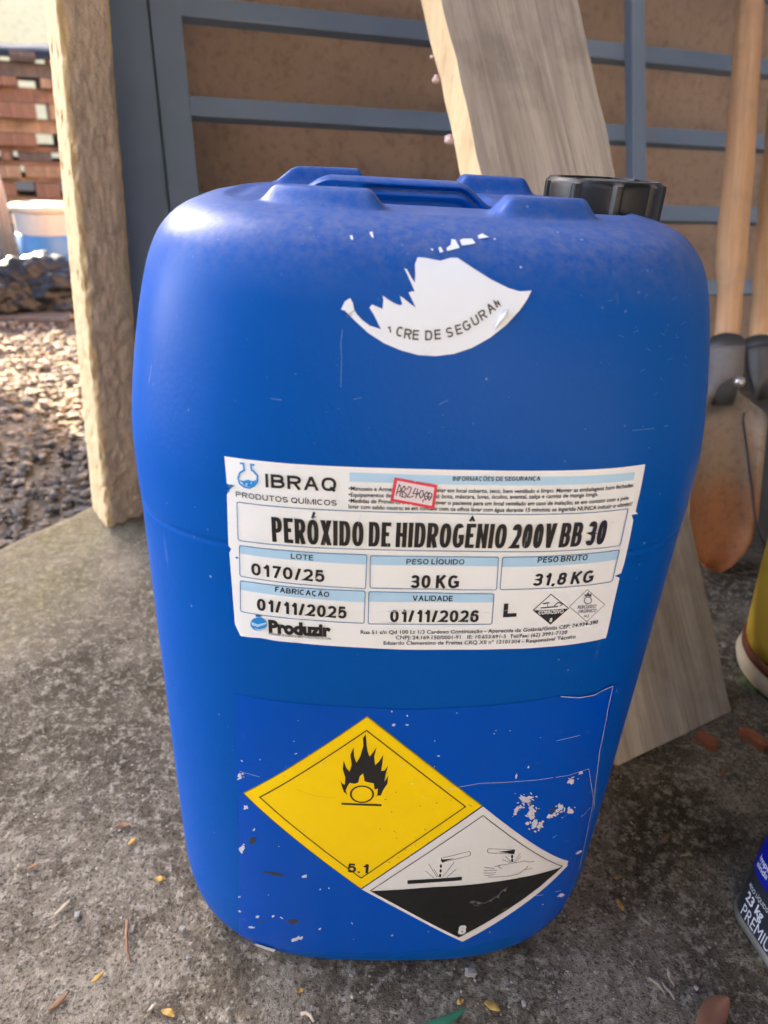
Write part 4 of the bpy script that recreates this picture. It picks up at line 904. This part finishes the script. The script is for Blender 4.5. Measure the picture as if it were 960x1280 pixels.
# ------------------------------------------------------------------ rectangular paint tin at the right edge
def paint_tin():
    a, b = on_z(921, 1152), on_z(960, 1211.5); d = (b-a); d.z = 0; d.normalize(); a = a-d*.020; nrm = Vector((-d.y, d.x, 0))
    if nrm.x < 0: nrm = -nrm                                # nrm points away from the jerrycan
    S, H = .235, .345
    o = thing('paint_tin', a+d*S/2+nrm*S/2, 'blue and dark grey square paint tin with white lettering beside the jerrycan', 'paint tin')
    base = o.location.copy()
    def ringp(r, sc=1.):
        out = []
        for q in range(4):
            ang0 = q*90
            cc = [(1, 1), (-1, 1), (-1, -1), (1, -1)][q]; c0 = Vector(cc)*(S/2*sc-r)
            for k in range(9): t = R(ang0+k*90/8); out.append(c0+Vector((math.cos(t), math.sin(t)))*r)
        return out
    def loft(levels, name, mat):
        vs, fs = [], []; m = 0
        for z, r, sc in levels:
            rp = ringp(r, sc); m = len(rp)
            vs += [d*p.x+nrm*p.y+Vector((0, 0, z)) for p in rp]
        for i in range(len(levels)-1):
            for k in range(m): fs.append((i*m+k, i*m+(k+1) % m, (i+1)*m+(k+1) % m, (i+1)*m+k))
        fs.append(tuple(range(m))[::-1]); fs.append(tuple((len(levels)-1)*m+k for k in range(m)))
        me = mesh(name, vs, fs); me.set_sharp_from_angle(angle=R(40)); return link(name, me, mat, o)
    loft([(.006, .022, .992), (.05, .022, .992), (.2, .022, .992), (H-.006, .022, .992)], 'tin_body', plain('charcoal_tin_print', (.030, .032, .042), .35, 0, .1, 40))
    rim = plain('tin_rim_steel', (.36, .34, .28), .45, .6, .3, 80)
    loft([(0, .023, .995), (.001, .0235, 1.0), (.0055, .0235, 1.0), (.007, .0225, .994)], 'bottom_rim', rim)
    loft([(H-.008, .0225, .994), (H-.006, .0235, 1.0), (H-.001, .0235, 1.0), (H, .023, .995)], 'top_rim', rim)
    vs, fs = lathe([(.085, H-.001), (.085, H+.006), (.080, H+.009), (.02, H+.009)], 48); link('lid', mesh('lid', vs, fs), rim, o).data.set_sharp_from_angle(angle=R(40))
    # printing on the faces: local u runs from the far vertical corner along d, v is height
    def place(bm, name, mat, lift):
        for v in bm.verts:
            u, vv = v.co.x, v.co.y; r = .022; off = 0
            if u < r: off = r-math.sqrt(max(0, r*r-(r-u)**2))
            v.co = d*(u-S/2*.992)+nrm*(-S/2*.992+off-lift)+Vector((0, 0, vv))
        me = bm_mesh(name, bm); return link(name, me, mat, o)
    tp = a+nrm*.001
    def uv(px, py):
        p = on_plane(px, py, base-nrm*(S/2*.992), nrm); return Vector(((p-base).dot(d)+S/2*.992, p.z))
    bm = bmesh.new(); A_, B_ = uv(936, 1079), uv(962, 1118)
    sl = (B_.y-A_.y)/(B_.x-A_.x); g = [(i/40*S*.984, 0) for i in range(1, 41)]
    vs0 = []
    u0 = max(.004, A_.x)
    for i in range(41):
        u = u0+(S*.98-u0)*i/40; zb = A_.y+sl*(u-A_.x); zb = min(max(zb, .03), H-.03); vs0.append((bm.verts.new((u, zb, 0)), bm.verts.new((u, H-.012, 0))))
    for p, q in zip(vs0, vs0[1:]): bm.faces.new((p[0], q[0], q[1], p[1]))
    place(bm, 'blue_panel', plain('royal_blue_tin_print', (.004, .012, .34), .3, 0, .05), .0006)
    white = plain('white_tin_print', (.75, .76, .78), .4)
    bm = bmesh.new()
    def txt(t, u0, u1, v_, h, bold): text_into(bm, t, Vector((u0, v_)), Vector((u1, v_)), Vector((0, h)), bold)
    txt('PREMIUM', .0187, .056, .0102, .0118, -.004); txt('23 kg', .0172, .0352, .0256, .0088, .03); txt('PESO LÍQUIDO', .0155, .0365, .0372, .0040, .0)
    txt('Impermeabiliza', .0137, .050, .0655, .0052, .02); txt('ainda mais', .0132, .0385, .0588, .0052, .02)
    place(bm, 'lettering', white, .0012)
paint_tin()

# ------------------------------------------------------------------ round yellow tub at the right edge
def tub():
    p = on_z(948, 874); c = p+Vector((.085, .03, 0))
    o = thing('yellow_tub', c, 'round yellow tub with green print and a brown stripe above its cream base', 'tub')
    n = NT('yellow_tub_print'); v = n.coord(); vv = n.coord((1, 1, .6))
    g = n.ramp(n.noise(vv, 15, 3), [(.50, 0.), (.54, 1.)]); n.base(n.mix(g, (.55, .36, .03), (.14, .21, .02))); n.set('Roughness', .4)
    link('tub_wall', mesh('tub_wall', *lathe([(.085, .036), (.088, .06), (.093, .12), (.098, .20), (.098, .203)], 56)), n.m, o)
    link('brown_band', mesh('brown_band', *lathe([(.0850, .026), (.0875, .0275), (.0878, .036), (.0850, .0375)], 56)), plain('brown_band_print', (.13, .035, .015), .5), o)
    link('base_rim', mesh('base_rim', *lathe([(.070, 0), (.080, .001), (.087, .006), (.090, .014), (.088, .023), (.084, .0265)], 56)), plain('cream_tub_plastic', (.42, .34, .22), .55, 0, .25, 50), o)
    link('lid', mesh('lid', *lathe([(.099, .198), (.101, .2), (.101, .212), (.097, .216), (.02, .216)], 56)), plain('yellow_lid', (.55, .38, .05), .45), o)
tub()

# ------------------------------------------------------------------ bits lying on the floor
def crumb(name, px, py, L, W_, H_, rot, mat, label, cat, group, seed):
    p = on_z(px, py); bm = bmesh.new(); bmesh.ops.create_cube(bm, size=2.); bmesh.ops.bevel(bm, geom=bm.edges[:], offset=.35, segments=1, affect='EDGES'); bmesh.ops.subdivide_edges(bm, edges=bm.edges[:], cuts=1, use_grid_fill=True)
    for v in bm.verts:
        q = 1+.38*noise.noise(v.co*1.1+Vector((seed*3.1, 0, 0)))+.12*noise.noise(v.co*4); v.co = Vector((v.co.x*L/2*q, v.co.y*W_/2*q, max(-.7, v.co.z)*H_/2*q+H_*.33))
    o = link(name, bm_mesh(name, bm, False), mat, None, p); o.rotation_euler = (0, 0, rot); return tag(o, label, cat, group)
def leaf(px, py, L, W_, rot, mat, label, group, seed, name='fallen_leaf', cat='leaf', curl=.25):
    p = on_z(px, py); n = 10; vs, fs = [], []
    for i in range(n+1):
        t = i/n; hw = W_/2*math.sin(math.pi*min(1, .04+t*.94))**.75; z = .0012+curl*L*.6*(t-.5)**2+.0004*math.sin(seed+t*9)
        x = (t-.5)*L; y = .08*L*math.sin(t*3+seed)
        for dz in (.0, -.0005): vs += [(x, y-hw, z+hw*.35+dz), (x, y, z+dz), (x, y+hw, z+hw*.35+dz)]
    for i in range(n):
        a, b = i*6, (i+1)*6
        for k in (0, 1): fs.append((a+k, b+k, b+k+1, a+k+1)); fs.append((a+3+k, a+4+k, b+4+k, b+3+k))
        fs.append((a, a+3, b+3, b)); fs.append((a+2, b+2, b+5, a+5))
    o = link(name, mesh(name, vs, fs), mat, None, p); o.rotation_euler = (rng.uniform(-.1, .1), rng.uniform(-.1, .1), rot); return tag(o, label, cat, group)
YL = plain('dry_yellow_leaf', (.42, .25, .05), .7, 0, .35, 200); BL = plain('dry_brown_leaf', (.20, .10, .045), .7, 0, .35, 200); PL = plain('pale_straw', (.42, .35, .24), .8, 0, .3, 200); GL = plain('green_leaf', (.03, .14, .07), .5, 0, .3, 120)
BR = plain('broken_brick_clay', (.27, .085, .035), .9, 0, .35, 90, .5); ST = plain('pale_pebble', (.25, .23, .20), .85, 0, .25, 120, .4)
GY = 'small yellow dry leaves on the concrete'
for i, (x, y, L, W_, r) in enumerate(((153, 1034, .012, .0045, .1), (166, 1053, .008, .004, 1.2), (200, 1100, .008, .0045, .4), (73, 1252, .014, .0042, .9), (210, 1268, .010, .0045, 2.6), (775, 1132, .009, .004, 1.6), (832, 1048, .010, .004, .6), (615, 1260, .011, .0055, -.4), (770, 1098, .006, .003, .3), (902, 967, .018, .004, 1.0), (122, 1222, .009, .003, .8), (575, 1253, .005, .004, .2), (42, 1085, .009, .0035, .5), (375, 1240, .006, .003, .3))):
    leaf(x, y, L, W_, r, YL if i % 3 else BL, 'small dry yellow-brown leaf fragment lying on the concrete floor', GY, i)
for i, (x, y, L, W_, r) in enumerate(((78, 1135, .014, .003, 1.2), (820, 1232, .012, .0022, 2.2), (835, 1240, .012, .0022, 1.8), (805, 1150, .010, .0025, 2.0), (838, 1222, .012, .002, 1.6), (857, 1070, .010, .0018, .3), (190, 1260, .007, .002, 1))):
    leaf(x, y, L, W_, r, PL, 'thin pale straw chip lying on the concrete floor', 'straw chips on the concrete', i+40, 'straw_chip', 'straw', .1)
leaf(548, 1274, .040, .006, .35, GL, 'narrow dark green leaf on the floor in front of the jerrycan', None, 3, curl=.1)
leaf(890, 1275, .040, .017, .5, plain('curled_brown_leaf', (.24, .105, .05), .65, 0, .3, 90), 'curled reddish brown dead leaf on the concrete near the paint tin', None, 5, curl=.22)
crumb('brick_fragment', 883, 928, .020, .013, .008, -.9, BR, 'small dull brick fragment beside the foot of the leaning plank', 'brick fragment', None, 1)
crumb('brick_fragment', 941, 926, .026, .012, .010, -1.0, BR, 'larger orange brick fragment between the plank foot and the paint tin', 'brick fragment', None, 2)
for i, (x, y, s) in enumerate(((588, 1217, .012), (165, 1162, .007), (228, 1162, .008), (285, 1262, .005), (235, 1198, .005), (430, 1250, .005), (655, 1255, .006), (806, 1142, .004), (905, 808, .010), (870, 1235, .005), (745, 1215, .005), (97, 1145, .008), (700, 1240, .004))):
    crumb('pebble', x, y, s*.62, s*.45, s*.36, i*1.3, ST, 'small pale grey pebble lying on the concrete floor', 'pebble', 'pale pebbles on the concrete', i+9)
for i, (x, y) in enumerate(((931, 838), (937, 852), (943, 861), (925, 853), (935, 862))):
    leaf(x, y, .020, .009, i*1.3, plain('pale_green_leaf', (.17, .22, .10), .6, 0, .3, 120), 'withered green leaf at the base of the yellow tub', 'withered leaves by the tub', i+60, curl=.6)
# a curved dry twig
tw = [on_z(x, y, .0035) for x, y in ((159, 1150), (158, 1170), (159, 1190), (164, 1203))]; p0 = tw[0]
vs, fs = tube([q-p0 for q in tw], [.0012, .0011, .001, .0006], 8)
tag(link('twig', mesh('twig', vs, fs), BL, None, p0), 'thin curved brown twig lying left of the jerrycan', 'twig')
tw = [on_z(x, y, .003) for x, y in ((376, 1268), (382, 1266), (388, 1269), (392, 1277))]; p0 = tw[0]
vs, fs = tube([q-p0 for q in tw], [.0012, .0013, .0012, .0008], 8)
tag(link('twig', mesh('twig', vs, fs), PL, None, p0), 'short pale hooked twig in front of the jerrycan', 'twig')
# sand grains and grit lodged on the slab
gv, gf = [], []
for k in range(2600):
    x, y = rng.uniform(-.55, .55), rng.uniform(-.34, .55)
    if x < edge_x(y)+.02 or (abs(x) < .152 and abs(y) < .13): continue
    stone(x, y, .0002, rng.uniform(.0005, .0013))
tag(link('grit', mesh('grit', gv, gf, False), plain('pale_sand_grain', (.30, .27, .22), .9, 0, .5, 70)), 'pale sand grains scattered over the concrete floor', 'grit', kind='stuff')

# ------------------------------------------------------------------ yard background seen past the pillar
def ground_at(px, py): return on_z(px, py, -.04)
def bag(px, py, w_, h_, d_, seed, label):
    p = ground_at(px, py); bm = bmesh.new(); bmesh.ops.create_icosphere(bm, subdivisions=5, radius=1)
    for v in bm.verts:
        c = v.co.copy(); q = 1+.28*noise.noise(c*1.6+Vector((seed, 0, 0)))+.22*abs(noise.noise(c*4+Vector((0, seed, 0))))+.16*abs(noise.noise(c*8+Vector((seed, 2, 0))))+.08*abs(noise.noise(c*17))
        v.co = Vector((c.x*w_/2*q, c.y*d_/2*q, max(-.55, c.z)*h_/2*q+h_*.27))
    o = link('rubbish_bag', bm_mesh('rubbish_bag', bm, True), MAT['bag'], None, p); tag(o, label, 'rubbish bag')
MAT['bag'] = plain('black_polythene', (.005, .0055, .007), .42, 0, .2, 30, .1); MAT['bag'].node_tree.nodes['Principled BSDF'].inputs['Specular IOR Level'].default_value = .25
bag(52, 388, .30, .20, .22, 3, 'crumpled shiny black plastic bag in front of the white bucket')
bag(4, 392, .26, .17, .20, 11, 'flatter black plastic bag slumped on the gravel left of the bucket')
def bucket():
    p = ground_at(60, 352)+Vector((-.02, .12, 0))
    o = thing('bucket', p, 'white plastic bucket with a blue band in the gravel yard', 'bucket')
    link('bucket_wall', mesh('bucket_wall', *lathe([(.095, 0), (.10, .01), (.112, .24), (.112, .245)], 40)), plain('white_bucket_plastic', (.30, .285, .26), .45), o)
    link('blue_band', mesh('blue_band', *lathe([(.1045, .05), (.1050, .052), (.1115, .155), (.108, .157)], 40)), plain('blue_bucket_print', (.015, .09, .22), .45), o)
    link('lid', mesh('lid', *lathe([(.114, .232), (.118, .235), (.118, .252), (.112, .256), (.02, .256)], 40)), plain('cream_bucket_lid', (.32, .27, .21), .5), o)
bucket()
# stacked reclaimed boards: each board its own thing
WM = [m_wood('yard_board_a', (.10, .04, .018), (.19, .09, .045), (.035, .02, .012)), m_wood('yard_board_b', (.15, .08, .04), (.28, .17, .09), (.05, .03, .018)), m_wood('yard_board_c', (.04, .028, .02), (.09, .065, .045), (.02, .016, .012))]
pc = ground_at(45, 283); fwd = Vector((pc.x-CAM.x, pc.y-CAM.y, 0)).normalized(); sd_ = Vector((fwd.y, -fwd.x, 0))
z = -.043; lay = 0; ztop = on_plane(45, 78, pc+fwd*.2, fwd).z
while z < ztop:
    th = rng.choice((.022, .028, .045, .07)); k = 0
    if lay % 2 == 0:
        rows = [(-.02+.0, rng.uniform(1.2, 1.5)), (.16, rng.uniform(1.1, 1.5)), (.34, rng.uniform(1.1, 1.5))]
        for off, ln in rows:
            bm = bmesh.new(); wd_ = rng.uniform(.11, .16); c = pc+fwd*(.25+off+rng.uniform(-.015, .015))+sd_*(rng.uniform(-.1, .1)-.15); ang = rng.uniform(-.03, .03); e = (sd_*math.cos(ang)+fwd*math.sin(ang)); f = Vector((-e.y, e.x, 0))
            base = Vector((c.x, c.y, z)); box_frame(bm, e*(-ln/2)-f*(wd_/2), e*ln, f*wd_, Vector((0, 0, th)), .003, 1)
            tag(link('stacked_board', bm_mesh('stacked_board', bm), rng.choice(WM), None, base), 'reclaimed wooden board laid lengthwise in the stack behind the bucket', 'board', 'long boards of the timber stack')
    else:
        th = rng.choice((.045, .06, .075))
        xq = -.8
        while xq < .55:
            bm = bmesh.new(); wd_ = rng.choice((.05, .08, .12, .17, .22)); c = pc+fwd*(.38+rng.uniform(-.05, .04))+sd_*(xq+wd_/2); xq += wd_+rng.choice((.01, .03, .06, .10)); ang = rng.uniform(-.04, .04); e = (fwd*math.cos(ang)+sd_*math.sin(ang)); f = Vector((-e.y, e.x, 0))
            base = Vector((c.x, c.y, z)); box_frame(bm, e*-.26-f*(wd_/2), e*.52, f*wd_, Vector((0, 0, th)), .003, 1)
            tag(link('timber_block', bm_mesh('timber_block', bm), rng.choice(WM), None, base), 'short timber end laid crosswise between the stacked boards', 'timber block', 'cross pieces of the timber stack')
    z += th+.0005; lay += 1
# dark sheet thrown over the stack
vs, fs = [], []
for i in range(31):
    for j in range(13):
        a, b = i/30, j/12; p = pc+fwd*(.10+.62*b)+sd_*(-.95+1.55*a); h = z+.012+.012*noise.noise((a*9, b*6, 2))+.03*noise.noise((a*3, b*2, 7))+.02
        if b < .12: h -= (.12-b)*.55
        vs.append((p.x, p.y, h))
for i in range(30):
    for j in range(12): a = i*13+j; fs.append((a, a+1, a+14, a+13))
me = mesh('tarpaulin', vs, fs); o = tag(link('tarpaulin', me, MAT['bag']), 'dark plastic sheet covering the top of the timber stack', 'tarpaulin')
md = o.modifiers.new('thick', 'SOLIDIFY'); md.thickness = .003
# a leaning pole beside the stack and a dark board by the bags
a = ground_at(14, 330); vs, fs = tube([Vector((0, 0, -.01)), Vector((-.01, .02, .25)), Vector((-.04, .03, .55))], [.028, .027, .025], 12)
tag(link('wooden_post', mesh('wooden_post', vs, fs), m_wood('old_post_wood', (.16, .11, .08), (.36, .27, .19), (.08, .06, .05)), None, a), 'short weathered wooden post standing in front of the timber stack', 'post')
bm = bmesh.new(); p = ground_at(12, 402); box_frame(bm, Vector((-.45, -.05, 0)), Vector((.62, .02, .0)), Vector((-.01, .10, 0)), Vector((0, 0, .022)), .003, 1)
tag(link('scrap_board', bm_mesh('scrap_board', bm), WM[2], None, p), 'flat scrap board lying on the gravel under the black bags', 'board')
# unseen building shape added outside the frame to shade the yard and slab
def sun_blocker():
    c = Vector((-3.05, 3.20, -.05)); ex = Vector((-.68, -.73, 0))*2.3; ey = Vector((-.73, .68, 0))*1.8; H = 3.2
    o = thing('sun_blocker', c, 'added unseen sun blocker beside the yard', 'sun_blocker')
    bm = bmesh.new(); box_frame(bm, Vector((0, 0, 0)), ex, ey, Vector((0, 0, H)), .01); link('wall', bm_mesh('wall', bm), MAT['wall'], o)
    bm = bmesh.new(); box_frame(bm, -ex.normalized()*.0-ey.normalized()*.25+Vector((0, 0, H+.002)), ex+ex.normalized()*.2, ey+ey.normalized()*.5, Vector((0, 0, .08)), .01); link('roof', bm_mesh('roof', bm), MAT['grey_paint'], o)
sun_blocker()

# unseen roof and walls added so that light comes mainly from the left
def light_blockers():
    o = thing('sky_blocker', Vector((1.2, -.2, 2.25)), 'added unseen corrugated roof blocking sky light above the slab', 'roof')  # roof added only to hold back the overhead sky
    vs, fs = [], []; N = 160
    for i in range(N+1):
        u = -2.15+4.0*i/N
        for yy in (-2.6, 1.45): vs.append((u, yy, .018*math.sin(u*82)))
    for i in range(N): a = 2*i; fs.append((a, a+1, a+3, a+2))
    r_ = link('roof_sheet', mesh('roof_sheet', vs, fs), MAT['grey_paint'], o); r_.modifiers.new('thick', 'SOLIDIFY').thickness = .004
    for yy in (-2.4, -1.2, -.1, 1.2):
        bm = bmesh.new(); box_frame(bm, Vector((-2.1, yy, -.10)), Vector((3.9, 0, 0)), Vector((0, .06, 0)), Vector((0, 0, .08)), .003, 1); link('rafter', bm_mesh('rafter', bm), MAT['plank'], o)
    o = thing('side_blocker', Vector((1.75, -.6, 0)), 'added unseen grey wall blocking light on the right of the slab', 'wall')  # wall added to darken the right side
    bm = bmesh.new(); box_frame(bm, Vector((0, -2.1, -.05)), Vector((.15, 0, 0)), Vector((0, 4.2, 0)), Vector((0, 0, 2.2)), .005, 1); link('wall_core', bm_mesh('wall_core', bm), MAT['block'], o)
    o = thing('rear_blocker', Vector((.4, -2.75, 0)), 'added unseen grey wall blocking light from behind the camera', 'wall')  # wall added behind the camera to cut frontal light and reflections
    bm = bmesh.new(); box_frame(bm, Vector((-2.0, 0, -.05)), Vector((3.5, 0, 0)), Vector((0, -.15, 0)), Vector((0, 0, 2.2)), .005, 1); link('wall_core', bm_mesh('wall_core', bm), MAT['block'], o)
    o = thing('return_blocker', Vector((-1.6, -2.745, 0)), 'added unseen grey wall blocking light from the left front', 'wall')  # wall added to narrow the opening and reduce frontal light
    bm = bmesh.new(); box_frame(bm, Vector((0, 0, -.05)), Vector((-.15, 0, 0)), Vector((0, 1.62, 0)), Vector((0, 0, 2.2)), .005, 1); link('wall_core', bm_mesh('wall_core', bm), MAT['block'], o)
light_blockers()

def cream_house():
    c = on_z(-60, 215, -.045); f = Vector((c.x-CAM.x, c.y-CAM.y, 0)).normalized(); e = Vector((f.y, -f.x, 0))
    o = thing('cream_house', c, 'cream painted house wall in the yard beyond the timber stack', 'house')
    bm = bmesh.new(); box_frame(bm, e*-4, e*8, f*4, Vector((0, 0, 3.0)), .01); link('wall', bm_mesh('wall', bm), m_plaster('cream_wall_paint', (.50, .44, .24), (.58, .51, .30), (.46, .40, .23), .5), o)
    bm = bmesh.new(); box_frame(bm, e*-4.3-f*.4+Vector((0, 0, 3.002)), e*8.6, f*4.8, Vector((0, 0, .15)), .01); link('roof', bm_mesh('roof', bm), BR, o)
cream_house()
